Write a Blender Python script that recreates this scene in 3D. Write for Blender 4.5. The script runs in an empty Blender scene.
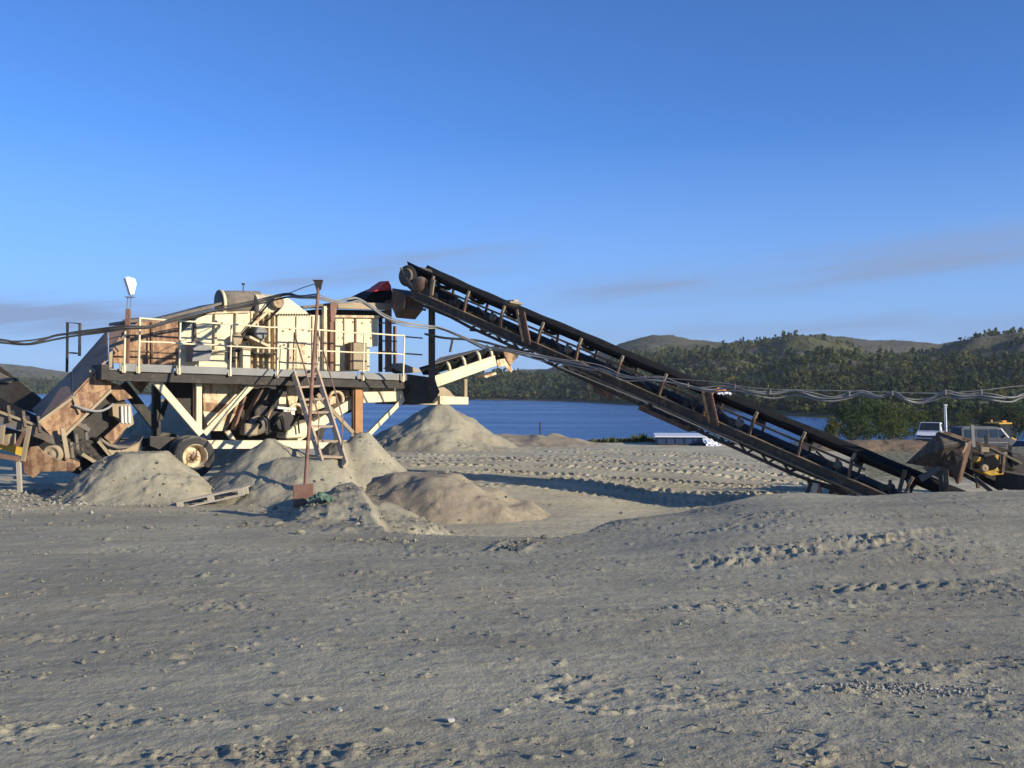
import bpy, math, random
import numpy as np
from mathutils import Vector, Matrix, Euler
random.seed(7)
R = math.radians
scene = bpy.context.scene
col = scene.collection

# ------------------------------------------------------------------ camera
EYE = 2.4
FPX = 1000.0
cam_data = bpy.data.cameras.new('camera')
cam = bpy.data.objects.new('camera', cam_data)
col.objects.link(cam)
cam_data.sensor_width = 36.0
cam_data.lens = 36.0 * FPX / 1024.0
cam_data.clip_start = 0.1
cam_data.clip_end = 20000
cam.location = (0, 0, EYE)
cam.rotation_euler = (R(90), 0, 0)
scene.camera = cam

# ------------------------------------------------------------------ light
SUN_AZ = 59.0      # degrees to the right of "straight behind the camera"
SUN_EL = 15.5
sd = Vector((math.sin(R(SUN_AZ)) * math.cos(R(SUN_EL)), -math.cos(R(SUN_AZ)) * math.cos(R(SUN_EL)), math.sin(R(SUN_EL))))
sun_data = bpy.data.lights.new('sun', 'SUN')
sun_data.energy = 5.0
sun_data.angle = R(0.55)
sun_data.color = (1.0, 0.90, 0.72)
sun = bpy.data.objects.new('sun', sun_data)
col.objects.link(sun)
sun.location = (30, -30, 30)
sun.rotation_euler = sd.to_track_quat('Z', 'Y').to_euler()

world = bpy.data.worlds.new('World')
scene.world = world
world.use_nodes = True
wn, wl = world.node_tree.nodes, world.node_tree.links
wn.clear()
w_out = wn.new('ShaderNodeOutputWorld')
w_bg = wn.new('ShaderNodeBackground')
w_bg.inputs['Strength'].default_value = 0.14
sky = wn.new('ShaderNodeTexSky')
sky.sky_type = 'NISHITA'
sky.sun_disc = False
sky.sun_elevation = R(SUN_EL)
sky.sun_rotation = R(180 - SUN_AZ)
sky.altitude = 300
sky.air_density = 0.7
sky.dust_density = 0.0
sky.ozone_density = 6.3

def wmath(op, a, b=None, clamp=False):
    n = wn.new('ShaderNodeMath'); n.operation = op; n.use_clamp = clamp
    for i, s in enumerate((a, b)):
        if s is None: continue
        if isinstance(s, (int, float)): n.inputs[i].default_value = s
        else: wl.new(s, n.inputs[i])
    return n.outputs[0]
w_tc = wn.new('ShaderNodeTexCoord')
w_sep = wn.new('ShaderNodeSeparateXYZ'); wl.new(w_tc.outputs['Generated'], w_sep.inputs[0])
w_az = wmath('ARCTAN2', w_sep.outputs['X'], w_sep.outputs['Y'])
w_el = wmath('ARCSINE', w_sep.outputs['Z'])
w_cmb = wn.new('ShaderNodeCombineXYZ')
wl.new(wmath('MULTIPLY', w_az, 3.2), w_cmb.inputs['X'])
# streaks of thin cirrus that climb gently towards the right
wl.new(wmath('MULTIPLY', wmath('SUBTRACT', w_el, wmath('MULTIPLY', w_az, 0.10)), 34.0), w_cmb.inputs['Y'])
w_noise = wn.new('ShaderNodeTexNoise')
w_noise.inputs['Scale'].default_value = 1.0
w_noise.inputs['Detail'].default_value = 7
w_noise.inputs['Roughness'].default_value = 0.55
wl.new(w_cmb.outputs[0], w_noise.inputs['Vector'])
w_str = wn.new('ShaderNodeMapRange'); w_str.interpolation_type = 'SMOOTHSTEP'
w_str.inputs['From Min'].default_value = 0.42; w_str.inputs['From Max'].default_value = 0.64
wl.new(w_noise.outputs['Fac'], w_str.inputs['Value'])
def band(e0, slope, a0, width, amin, amax, soft):
    """one long thin bank of cloud: its middle line is e0 + slope * (azimuth - a0)"""
    mid = wmath('ADD', wmath('MULTIPLY', wmath('SUBTRACT', w_az, a0), slope), e0)
    d = wmath('DIVIDE', wmath('SUBTRACT', w_el, mid), width)
    g = wmath('POWER', 2.718, wmath('MULTIPLY', wmath('MULTIPLY', d, d), -1.0))
    l = wmath('DIVIDE', wmath('SUBTRACT', w_az, amin), soft, clamp=True)
    r = wmath('DIVIDE', wmath('SUBTRACT', amax, w_az), soft, clamp=True)
    return wmath('MULTIPLY', g, wmath('MULTIPLY', l, r))
b1 = band(0.112, 0.10, -0.15, 0.013, -0.32, 0.06, 0.10)
b2 = band(0.098, 0.085, 0.20, 0.020, -0.05, 0.9, 0.20)
b3 = band(0.062, 0.00, -0.40, 0.020, -0.9, -0.12, 0.2)
b4 = band(0.052, 0.02, 0.30, 0.022, -0.02, 0.9, 0.2)
w_sum = wmath('ADD', wmath('ADD', b1, b2), wmath('ADD', wmath('MULTIPLY', b3, 1.1), wmath('MULTIPLY', b4, 0.7)))
w_soft = wmath('ADD', wmath('MULTIPLY', w_str.outputs[0], 0.75), 0.28)
w_low = wmath('MULTIPLY', wmath('SUBTRACT', 1.0, wmath('DIVIDE', w_el, 0.24), clamp=True), 0.88)     # thin veil low over the horizon
w_cl = wmath('MULTIPLY', wmath('MULTIPLY', w_sum, w_soft), 1.1, clamp=True)
w_hsv = wn.new('ShaderNodeHueSaturation')
w_hsv.inputs['Saturation'].default_value = 1.0
w_hsv.inputs['Hue'].default_value = 0.5
w_hsv.inputs['Value'].default_value = 1.0
w_tint = wn.new('ShaderNodeMix'); w_tint.data_type = 'RGBA'; w_tint.blend_type = 'MULTIPLY'; w_tint.inputs['Factor'].default_value = 1.0
w_tint.inputs['B'].default_value = (0.93, 1.03, 1.14, 1)
wl.new(sky.outputs['Color'], w_tint.inputs['A']); wl.new(w_tint.outputs['Result'], w_hsv.inputs['Color'])
def wmix(fac, a_, col_):
    n = wn.new('ShaderNodeMix'); n.data_type = 'RGBA'; wl.new(fac, n.inputs['Factor']); wl.new(a_, n.inputs['A']); n.inputs['B'].default_value = col_; return n.outputs['Result']
w_c = wmix(w_low, w_hsv.outputs['Color'], (1.52, 2.45, 4.35, 1))      # low veil
w_c = wmix(w_cl, w_c, (1.42, 2.08, 3.50, 1))                          # cirrus
wl.new(w_c, w_bg.inputs['Color'])
wl.new(w_bg.outputs[0], w_out.inputs[0])

scene.view_settings.view_transform = 'Standard'
scene.view_settings.look = 'None'
scene.view_settings.exposure = 0.36
scene.view_settings.gamma = 1.0
scene.view_settings.use_curve_mapping = False
scene.render.engine = 'CYCLES'
scene.render.resolution_x = 1024
scene.render.resolution_y = 768

# ------------------------------------------------------------------ helpers
def at(px, py, d):
    """the point of the place seen at (px, py) of the photograph, d metres in front of the camera"""
    return Vector(((px - 512) / FPX * d, d, EYE + (384 - py) / FPX * d))

class Frame:
    """a machine's own axes: origin, heading and tilt; on() finds where a sight line meets the plane v = const"""
    def __init__(self, loc, rz, ry=0.0):
        self.loc, self.rot = Vector(loc), Euler((0, ry, rz))
        self.M = Matrix.Translation(self.loc) @ self.rot.to_matrix().to_4x4()
        self.I = self.M.inverted()
    def on(self, px, py, v):
        o = self.I @ Vector((0, 0, EYE))
        q = self.I @ at(px, py, 10.0)
        dr = q - o
        t = (v - o.y) / dr.y
        return o + dr * t
    def local(self, w): return self.I @ Vector(w)
    def empty(self, name):
        e = bpy.data.objects.new(name, None); col.objects.link(e)
        e.location = self.loc; e.rotation_euler = self.rot; e.empty_display_size = 0.3
        return e

def tag(o, label=None, cat=None, group=None, kind=None):
    if label: o['label'] = label
    if cat: o['category'] = cat
    if group: o['group'] = group
    if kind: o['kind'] = kind
    return o
def empty(name, loc, rz=0.0):
    e = bpy.data.objects.new(name, None); col.objects.link(e)
    e.location = loc; e.rotation_euler = (0, 0, rz); e.empty_display_size = 0.3
    return e
def copy_tree(o, parent=None):
    c = o.copy(); col.objects.link(c); c.parent = parent
    for ch in list(o.children):
        copy_tree(ch, c)
    return c

class MB:
    def __init__(s): s.v, s.f, s.sm = [], [], []
    def add(s, vs, fs, smooth=False):
        n = len(s.v); s.v += [tuple(p) for p in vs]
        for f in fs: s.f.append(tuple(i + n for i in f)); s.sm.append(smooth)
        return s
    def box(s, c, size, rot=None):
        hx, hy, hz = size[0] / 2, size[1] / 2, size[2] / 2
        vs = [Vector((x, y, z)) for x in (-hx, hx) for y in (-hy, hy) for z in (-hz, hz)]
        if rot is not None: vs = [rot @ p for p in vs]
        c = Vector(c)
        return s.add([p + c for p in vs], [(0,1,3,2),(4,6,7,5),(0,4,5,1),(2,3,7,6),(0,2,6,4),(1,5,7,3)])
    def bar(s, p, q, w, h, up=(0, 0, 1)):
        p, q = Vector(p), Vector(q); a = (q - p).normalized(); up = Vector(up)
        sd_ = a.cross(up)
        if sd_.length < 1e-4: sd_ = a.cross(Vector((0, 1, 0)))
        sd_.normalize(); u = sd_.cross(a).normalized()
        vs = [e + sd_ * (w / 2 * i) + u * (h / 2 * j) for e in (p, q) for i in (-1, 1) for j in (-1, 1)]
        return s.add(vs, [(0,1,3,2),(4,6,7,5),(0,4,5,1),(2,3,7,6),(0,2,6,4),(1,5,7,3)])
    def channel(s, p, q, w, h, t=0.02, side=1, up=(0, 0, 1)):
        """a C-shaped steel channel: web plus two flanges that stand out on one side"""
        p, q = Vector(p), Vector(q); a = (q - p).normalized(); up = Vector(up)
        sd_ = a.cross(up).normalized(); u = sd_.cross(a).normalized()
        s.bar(p, q, t, h, up)
        o = sd_ * side * (w / 2)
        s.bar(p + o + u * (h / 2 - t / 2), q + o + u * (h / 2 - t / 2), w - t, t * 0.98, up)
        s.bar(p + o - u * (h / 2 - t / 2), q + o - u * (h / 2 - t / 2), w - t, t * 0.98, up)
        return s
    def tube(s, pts, r, n=8, caps=True):
        pts = [Vector(p) for p in pts]; m = len(pts); rings = []
        ref = Vector((0.13, 0.21, 0.97))
        rr = r if isinstance(r, (list, tuple)) else [r] * m
        for i, p in enumerate(pts):
            t = (pts[min(i + 1, m - 1)] - pts[max(i - 1, 0)])
            if t.length < 1e-9: t = Vector((0, 0, 1))
            t.normalize()
            a = t.cross(ref)
            if a.length < 1e-3: a = t.cross(Vector((1, 0, 0)))
            a.normalize(); b = t.cross(a)
            rings += [p + (a * math.cos(2 * math.pi * k / n) + b * math.sin(2 * math.pi * k / n)) * rr[i] for k in range(n)]
        fs = [(i * n + k, i * n + (k + 1) % n, (i + 1) * n + (k + 1) % n, (i + 1) * n + k) for i in range(m - 1) for k in range(n)]
        s.add(rings, fs, True)
        if caps:
            s.add(rings[:n], [tuple(range(n))[::-1]]); s.add(rings[-n:], [tuple(range(n))])
        return s
    def cyl(s, p, q, r, n=16): return s.tube([p, q], r, n)
    def lathe(s, p, axis, prof, n=24):
        """prof: (radius, distance along axis) pairs"""
        p, a = Vector(p), Vector(axis).normalized()
        b = a.cross(Vector((0.1, 0.2, 0.97)))
        b.normalize(); c = a.cross(b)
        vs = [p + a * h + (b * math.cos(2 * math.pi * k / n) + c * math.sin(2 * math.pi * k / n)) * r for r, h in prof for k in range(n)]
        m = len(prof)
        return s.add(vs, [(i * n + k, (i + 1) * n + k, (i + 1) * n + (k + 1) % n, i * n + (k + 1) % n) for i in range(m - 1) for k in range(n)], True)
    def prism(s, poly, off):
        off = Vector(off); n = len(poly); a = [Vector(p) for p in poly]
        return s.add(a + [p + off for p in a], [tuple(range(n))[::-1], tuple(range(n, 2 * n))] + [(i, (i + 1) % n, (i + 1) % n + n, i + n) for i in range(n)])
    def build(s, name, mat, parent=None, loc=None, rot=None, bevel=0):
        me = bpy.data.meshes.new(name)
        me.from_pydata(s.v, [], s.f)
        me.polygons.foreach_set('use_smooth', s.sm)
        me.materials.append(mat)
        import bmesh
        bm = bmesh.new(); bm.from_mesh(me); bmesh.ops.recalc_face_normals(bm, faces=bm.faces); bm.to_mesh(me); bm.free()
        me.update()
        o = bpy.data.objects.new(name, me); col.objects.link(o)
        if parent is not None: o.parent = parent
        if loc is not None: o.location = loc
        if rot is not None: o.rotation_euler = rot
        if bevel:
            b = o.modifiers.new('edge', 'BEVEL'); b.width = bevel; b.segments = 1; b.limit_method = 'ANGLE'
        return o
def np_mesh(name, V, F, mat, smooth=True, attrs=None, fcol=None):
    """V (n,3), F (m,3|4) numpy arrays -> object"""
    me = bpy.data.meshes.new(name)
    k = F.shape[1]
    me.vertices.add(len(V)); me.vertices.foreach_set('co', V.astype(np.float32).ravel())
    me.loops.add(F.size); me.loops.foreach_set('vertex_index', F.astype(np.int32).ravel())
    me.polygons.add(len(F))
    me.polygons.foreach_set('loop_start', np.arange(0, F.size, k, dtype=np.int32))
    me.polygons.foreach_set('loop_total', np.full(len(F), k, dtype=np.int32))
    me.polygons.foreach_set('use_smooth', np.full(len(F), smooth))
    me.update(calc_edges=True)
    for nm, arr in (attrs or {}).items():
        if arr.ndim == 1:
            a = me.attributes.new(nm, 'FLOAT', 'POINT'); a.data.foreach_set('value', arr.astype(np.float32))
        else:
            a = me.attributes.new(nm, 'FLOAT_COLOR', 'POINT'); a.data.foreach_set('color', arr.astype(np.float32).ravel())
    me.materials.append(mat)
    o = bpy.data.objects.new(name, me); col.objects.link(o)
    return o
def grid_faces(nr, nc):
    i = np.arange(nr - 1)[:, None] * nc + np.arange(nc - 1)[None, :]
    return np.stack([i, i + 1, i + 1 + nc, i + nc], -1).reshape(-1, 4)
def spline(pts, per=8):
    pts = [Vector(p) for p in pts]; out = []
    P = [pts[0] * 2 - pts[1]] + pts + [pts[-1] * 2 - pts[-2]]
    for i in range(1, len(P) - 2):
        for k in range(per):
            t = k / per
            a, b, c, d = P[i - 1], P[i], P[i + 1], P[i + 2]
            out.append(0.5 * ((2 * b) + (c - a) * t + (2 * a - 5 * b + 4 * c - d) * t * t + (3 * b - a - 3 * c + d) * t ** 3))
    out.append(pts[-1])
    return out

# numpy noise
def _h(ix, iy, seed):
    h = (ix.astype(np.int64) * 374761393 + iy.astype(np.int64) * 668265263 + seed * 1442695041) & 0xFFFFFFFF
    h = ((h ^ (h >> 13)) * 1274126177) & 0xFFFFFFFF
    h = ((h ^ (h >> 16)) * 2246822519) & 0xFFFFFFFF
    return ((h ^ (h >> 15)) & 0xFFFFFF) / float(0x1000000)
def vnoise(x, y, seed=0):
    ix, iy = np.floor(x), np.floor(y); fx, fy = x - ix, y - iy
    fx = fx * fx * fx * (fx * (fx * 6 - 15) + 10); fy = fy * fy * fy * (fy * (fy * 6 - 15) + 10)
    a, b = _h(ix, iy, seed), _h(ix + 1, iy, seed)
    c, d = _h(ix, iy + 1, seed), _h(ix + 1, iy + 1, seed)
    return (a + (b - a) * fx) * (1 - fy) + (c + (d - c) * fx) * fy
def fbm(x, y, seed=0, oct=4, gain=0.5):
    t, amp, s = 0.0, 1.0, 0.0
    for k in range(oct):
        t = t + amp * vnoise(x * 2 ** k + 17.3 * k, y * 2 ** k - 9.1 * k, seed + k); s += amp; amp *= gain
    return t / s - 0.5
def sst(a, b, x):
    t = np.clip((x - a) / (b - a), 0, 1); return t * t * (3 - 2 * t)
def cells(x, y, seed):
    """distance to the nearest jittered lattice point and that point's random number"""
    ix, iy = np.floor(x), np.floor(y)
    best = np.full(x.shape, 9.0); rnd = np.zeros(x.shape)
    for dx in (-1, 0, 1):
        for dy in (-1, 0, 1):
            cx, cy = ix + dx, iy + dy
            px_, py_ = cx + _h(cx, cy, seed), cy + _h(cx, cy, seed + 1)
            d = (x - px_) ** 2 + (y - py_) ** 2
            m = d < best
            best = np.where(m, d, best); rnd = np.where(m, _h(cx, cy, seed + 2), rnd)
    return np.sqrt(best), rnd

# ------------------------------------------------------------------ materials
class NT:
    def __init__(s, name):
        s.m = bpy.data.materials.new(name); s.m.use_nodes = True
        s.n, s.l = s.m.node_tree.nodes, s.m.node_tree.links
        s.b = s.n['Principled BSDF']
    def node(s, t, **kw):
        n = s.n.new(t)
        for k, v in kw.items(): setattr(n, k, v)
        return n
    def coord(s, which='Object'): return s.node('ShaderNodeTexCoord').outputs[which]
    def pos(s): return s.node('ShaderNodeNewGeometry').outputs['Position']
    def mapping(s, vec, scale=(1, 1, 1), rot=(0, 0, 0)):
        n = s.node('ShaderNodeMapping'); n.inputs['Scale'].default_value = scale; n.inputs['Rotation'].default_value = rot
        s.l.new(vec, n.inputs['Vector']); return n.outputs[0]
    def noise(s, vec, scale, detail=4, rough=0.55):
        n = s.node('ShaderNodeTexNoise'); n.inputs['Scale'].default_value = scale
        n.inputs['Detail'].default_value = detail; n.inputs['Roughness'].default_value = rough
        s.l.new(vec, n.inputs['Vector']); return n.outputs['Fac']
    def rng(s, v, a, b, c=0.0, d=1.0, smooth=True):
        n = s.node('ShaderNodeMapRange'); n.interpolation_type = 'SMOOTHSTEP' if smooth else 'LINEAR'
        for i, x in zip(('From Min', 'From Max', 'To Min', 'To Max'), (a, b, c, d)): n.inputs[i].default_value = x
        s.l.new(v, n.inputs['Value']); return n.outputs[0]
    def math(s, op, a, b=None, clamp=False):
        n = s.node('ShaderNodeMath', operation=op, use_clamp=clamp)
        for i, x in enumerate((a, b)):
            if x is None: continue
            if isinstance(x, (int, float)): n.inputs[i].default_value = x
            else: s.l.new(x, n.inputs[i])
        return n.outputs[0]
    def mix(s, f, a, b, blend='MIX'):
        n = s.node('ShaderNodeMix', data_type='RGBA', blend_type=blend)
        for key, x in (('Factor', f), ('A', a), ('B', b)):
            if isinstance(x, (int, float)): n.inputs[key].default_value = x
            elif isinstance(x, tuple): n.inputs[key].default_value = x + (1,) if len(x) == 3 else x
            else: s.l.new(x, n.inputs[key])
        return n.outputs['Result']
    def bump(s, h, strength, dist, normal=None):
        n = s.node('ShaderNodeBump'); n.inputs['Strength'].default_value = strength; n.inputs['Distance'].default_value = dist
        s.l.new(h, n.inputs['Height'])
        if normal is not None: s.l.new(normal, n.inputs['Normal'])
        return n.outputs[0]
    def set(s, color=None, rough=None, metal=None, normal=None, spec=None):
        for key, x in (('Base Color', color), ('Roughness', rough), ('Metallic', metal), ('Normal', normal), ('Specular IOR Level', spec)):
            if x is None: continue
            if isinstance(x, (int, float)): s.b.inputs[key].default_value = x
            elif isinstance(x, tuple): s.b.inputs[key].default_value = x + (1,)
            else: s.l.new(x, s.b.inputs[key])
        return s.m

DUST = (0.36, 0.32, 0.25)
def steel(name, base, rust=0.3, rustcol=(0.17, 0.065, 0.025), dust=0.5, rough=0.7, streak=True, tone=0.25, dustcol=DUST):
    """weathered painted or bare steel: tone drift, streaky rust, chips and dust that settled on upward faces"""
    t = NT(name); p = t.pos()
    n1 = t.noise(p, 1.7, 5, 0.6); n2 = t.noise(p, 9.0, 4, 0.65); n3 = t.noise(p, 38.0, 3, 0.6)
    c = t.mix(t.rng(n1, 0.3, 0.7), tuple(x * (1 - tone) for x in base), tuple(min(1, x * (1 + tone * 0.6)) for x in base))
    st = t.noise(t.mapping(p, (7.0, 7.0, 0.7)), 1.0, 5, 0.65) if streak else n2
    m = t.math('ADD', t.math('MULTIPLY', st, 0.6), t.math('MULTIPLY', n2, 0.4))
    th = 0.72 - 0.38 * rust
    rm = t.rng(m, th - 0.04, th + 0.10)
    rc = t.mix(n3, rustcol, tuple(min(1, x * 2.3) for x in rustcol))
    c = t.mix(t.math('MULTIPLY', rm, 0.88), c, rc)
    chips = t.rng(n3, 0.66 - 0.1 * rust, 0.72 - 0.1 * rust)
    c = t.mix(t.math('MULTIPLY', chips, 0.5), c, rustcol)
    g = t.node('ShaderNodeNewGeometry'); sp = t.node('ShaderNodeSeparateXYZ'); t.l.new(g.outputs['Normal'], sp.inputs[0])
    up = t.math('ADD', t.rng(sp.outputs['Z'], 0.25, 0.9), 0.14)
    dm = t.math('MULTIPLY', t.math('MULTIPLY', up, t.rng(n2, 0.25, 0.62)), dust, clamp=True)
    c = t.mix(dm, c, dustcol)
    return t.set(c, rough, 0.0, t.bump(m, 0.35, 0.01), 0.3)
def plain(name, base, rough=0.6, var=0.25, scale=6.0, metal=0.0, spec=0.4, bump=0.0):
    t = NT(name); p = t.pos(); n = t.noise(p, scale, 4, 0.6)
    c = t.mix(t.rng(n, 0.3, 0.7), tuple(x * (1 - var) for x in base), tuple(min(1, x * (1 + var)) for x in base))
    return t.set(c, rough, metal, t.bump(n, bump, 0.02) if bump else None, spec)

M = {}
M['cream'] = steel('cream_paint', (0.74, 0.65, 0.43), rust=0.34, rustcol=(0.24, 0.10, 0.035), dust=0.45, tone=0.12)
M['cream_clean'] = steel('cream_paint_rail', (0.80, 0.70, 0.46), rust=0.26, rustcol=(0.30, 0.13, 0.05), dust=0.3, tone=0.12)
M['cream_dirty'] = steel('cream_paint_dirty', (0.66, 0.57, 0.37), rust=0.55, rustcol=(0.24, 0.11, 0.04), dust=0.6, tone=0.2)
M['rust'] = steel('rusty_plate', (0.21, 0.105, 0.055), rust=0.62, rustcol=(0.27, 0.165, 0.085), dust=0.6, tone=0.35)
M['chute_top'] = steel('dusty_brown_plate', (0.40, 0.225, 0.125), rust=0.5, rustcol=(0.26, 0.13, 0.07), dust=0.35, tone=0.3)
M['van_paint'] = steel('dusty_dark_paint', (0.030, 0.038, 0.060), rust=0.1, rustcol=(0.06, 0.055, 0.05), dust=0.10, tone=0.3, rough=0.5)
M['rust_orange'] = steel('orange_rust_steel', (0.40, 0.20, 0.08), rust=0.5, rustcol=(0.26, 0.13, 0.06), dust=0.3, tone=0.25)
M['rust_dark'] = steel('rusty_steel_dark', (0.11, 0.065, 0.042), rust=0.45, rustcol=(0.16, 0.08, 0.04), dust=0.5, tone=0.3)
M['rust_red'] = steel('rusty_red_steel', (0.22, 0.115, 0.08), rust=0.4, rustcol=(0.25, 0.12, 0.06), dust=0.35, tone=0.3)
M['dark'] = steel('dark_steel', (0.035, 0.031, 0.028), rust=0.35, rustcol=(0.075, 0.045, 0.028), dust=0.35, tone=0.3)
M['brown'] = steel('brown_steel', (0.075, 0.055, 0.038), rust=0.5, rustcol=(0.12, 0.075, 0.045), dust=0.5, tone=0.3)
M['tan'] = steel('tan_steel', (0.34, 0.27, 0.17), rust=0.4, rustcol=(0.25, 0.12, 0.05), dust=0.4, tone=0.2)
M['galv'] = steel('galvanised_steel', (0.215, 0.215, 0.205), rust=0.15, dust=0.35, tone=0.15, rough=0.55)
M['plate_grey'] = steel('worn_grey_plate', (0.15, 0.128, 0.105), rust=0.45, rustcol=(0.15, 0.085, 0.05), dust=0.45, tone=0.25)
M['rubber'] = plain('black_rubber', (0.012, 0.012, 0.013), 0.8, 0.3, 5.0, spec=0.2, bump=0.15)
M['tyre'] = steel('dusty_tyre', (0.028, 0.028, 0.03), rust=0.0, dust=0.5, streak=False, rough=0.85)
M['yellow'] = steel('yellow_paint', (0.62, 0.38, 0.045), rust=0.4, rustcol=(0.2, 0.1, 0.03), dust=0.3, tone=0.2)
M['orange'] = steel('orange_paint', (0.75, 0.26, 0.03), rust=0.2, rustcol=(0.3, 0.1, 0.03), dust=0.2, tone=0.15)
M['white'] = plain('white_paint', (0.78, 0.79, 0.80), 0.45, 0.06, 3.0)
M['white_dirty'] = steel('dirty_white_paint', (0.62, 0.60, 0.55), rust=0.2, rustcol=(0.3, 0.24, 0.16), dust=0.5, tone=0.12)
M['navy'] = plain('dark_blue_paint', (0.035, 0.06, 0.13), 0.35, 0.15, 2.0, spec=0.5)
M['pale_blue'] = plain('pale_blue_paint', (0.22, 0.35, 0.52), 0.4, 0.1, 2.0)
M['glass'] = plain('dark_glass', (0.02, 0.028, 0.036), 0.10, 0.1, 1.0, spec=0.45)
M['lamp_glass'] = plain('lamp_glass', (0.10, 0.10, 0.11), 0.12, 0.1, 6.0, spec=0.7)
M['red'] = plain('red_plastic_sheet', (0.72, 0.06, 0.04), 0.5, 0.25, 5.0, bump=0.3)
M['cable'] = steel('grey_cable_sheath', (0.26, 0.26, 0.26), rust=0.0, dust=0.3, streak=False, rough=0.6)
M['cable_black'] = plain('black_cable_sheath', (0.04, 0.04, 0.042), 0.55, 0.3, 4.0)
M['wood_grey'] = steel('weathered_timber', (0.42, 0.37, 0.29), rust=0.3, rustcol=(0.2, 0.15, 0.1), dust=0.5, tone=0.2)
M['wood_pale'] = steel('pale_pallet_timber', (0.62, 0.56, 0.45), rust=0.3, rustcol=(0.34, 0.27, 0.18), dust=0.4, tone=0.18)
M['green_sheet'] = plain('green_sheet', (0.09, 0.15, 0.105), 0.7, 0.4, 9.0, bump=0.3)
M['ladder'] = steel('pale_pink_rusty_paint', (0.58, 0.44, 0.30), rust=0.35, rustcol=(0.30, 0.15, 0.07), dust=0.3, tone=0.15)
# ================================================================== THE GROUND
def ground_base(x, y):
    """broad shape of the worked ground, metres; x to the right, y away from the camera"""
    x = np.asarray(x, float); y = np.asarray(y, float)
    fore = 0.74 - 0.052 * np.clip(y - 4, 0, 30)
    fore = np.maximum(fore, 0.03)
    fore = fore + 0.40 * sst(0.4, 4.5, x) * sst(9, 16, y)
    fore = fore + 0.10 * np.exp(-((x - 1.7) / 0.9) ** 2 - ((y - 15.0) / 1.0) ** 2)
    lip = np.interp(x, [-40, -4.2, -2.6, -1.9, -0.9, 0.6, 1.1, 1.6, 2.4, 4.2, 7, 9.5, 14, 40],
                       [27, 23, 17.5, 15.0, 14.5, 14.2, 14.4, 15.4, 15.9, 17, 18, 18.6, 19.5, 26])
    lip = lip + 0.25 * fbm(x * 0.9, y * 0.2, 91, 3)
    k = sst(0.0, 1.15, y - lip)
    floor = -0.26 + 0.26 * sst(20, 29, y)
    floor = floor - 0.26 * np.exp(-((x - 3.2) / 1.7) ** 2 - ((y - 22.6) / 2.2) ** 2)
    z = fore * (1 - k) + floor * k
    z = z + 0.10 * np.exp(-((x - 4.6) / 1.3) ** 2 - ((y - 17.6) / 0.9) ** 2)
    # the far rim of the terrace and the bank to the lake
    q = sst(0.16, 0.30, x / np.maximum(y, 1)) * sst(30, 44, y)
    left = -6.0 * sst(43.5, 58, y) - 0.1 * sst(36, 43, y)
    right = -2.9 * sst(34, 78, y) - 3.2 * sst(92, 122, y)
    z = z + left * (1 - q) + right * q
    return z
def gz(x, y): return float(ground_base(np.array([x]), np.array([y]))[0])

def track(x, y, pts, width, depth, pitch, seed, lug=1.0):
    """print of a lugged tyre along a polyline: sunk band with herringbone ridges"""
    out = np.zeros_like(x)
    s0 = 0.0
    for (ax, ay), (bx, by) in zip(pts[:-1], pts[1:]):
        dx, dy = bx - ax, by - ay; L = math.hypot(dx, dy); dx /= L; dy /= L
        s = (x - ax) * dx + (y - ay) * dy
        v = -(x - ax) * dy + (y - ay) * dx
        v = v + 0.12 * np.sin(s * 0.7 + seed)
        m = (s > -0.01) & (s < L + 0.01) & (np.abs(v) < width)
        if not m.any(): s0 += L; continue
        sm, vm = s[m] + s0, v[m]
        edge = 1 - sst(width * 0.42, width * 0.56, np.abs(vm))
        rim = np.exp(-((np.abs(vm) - width * 0.62) / (width * 0.12)) ** 2)
        ph = (sm + np.abs(vm) * 0.8) / pitch + np.where(vm > 0, 0.5, 0.0)
        saw = np.abs((ph % 1.0) - 0.5) * 2
        lugs = sst(0.42, 0.56, saw)
        wear = np.clip(1.5 * vnoise(sm * 0.45, vm * 1.5, seed) - 0.05 + 0.7 * (vnoise(sm * 5, vm * 5, seed + 1) - 0.4), 0.0, 1.2)
        h = edge * (-depth * 0.5 + depth * 1.3 * lugs * lug * wear) + rim * depth * 0.5 * wear
        out[m] = np.where(np.abs(h) > np.abs(out[m]), h, out[m])
        s0 += L
    return out

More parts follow.
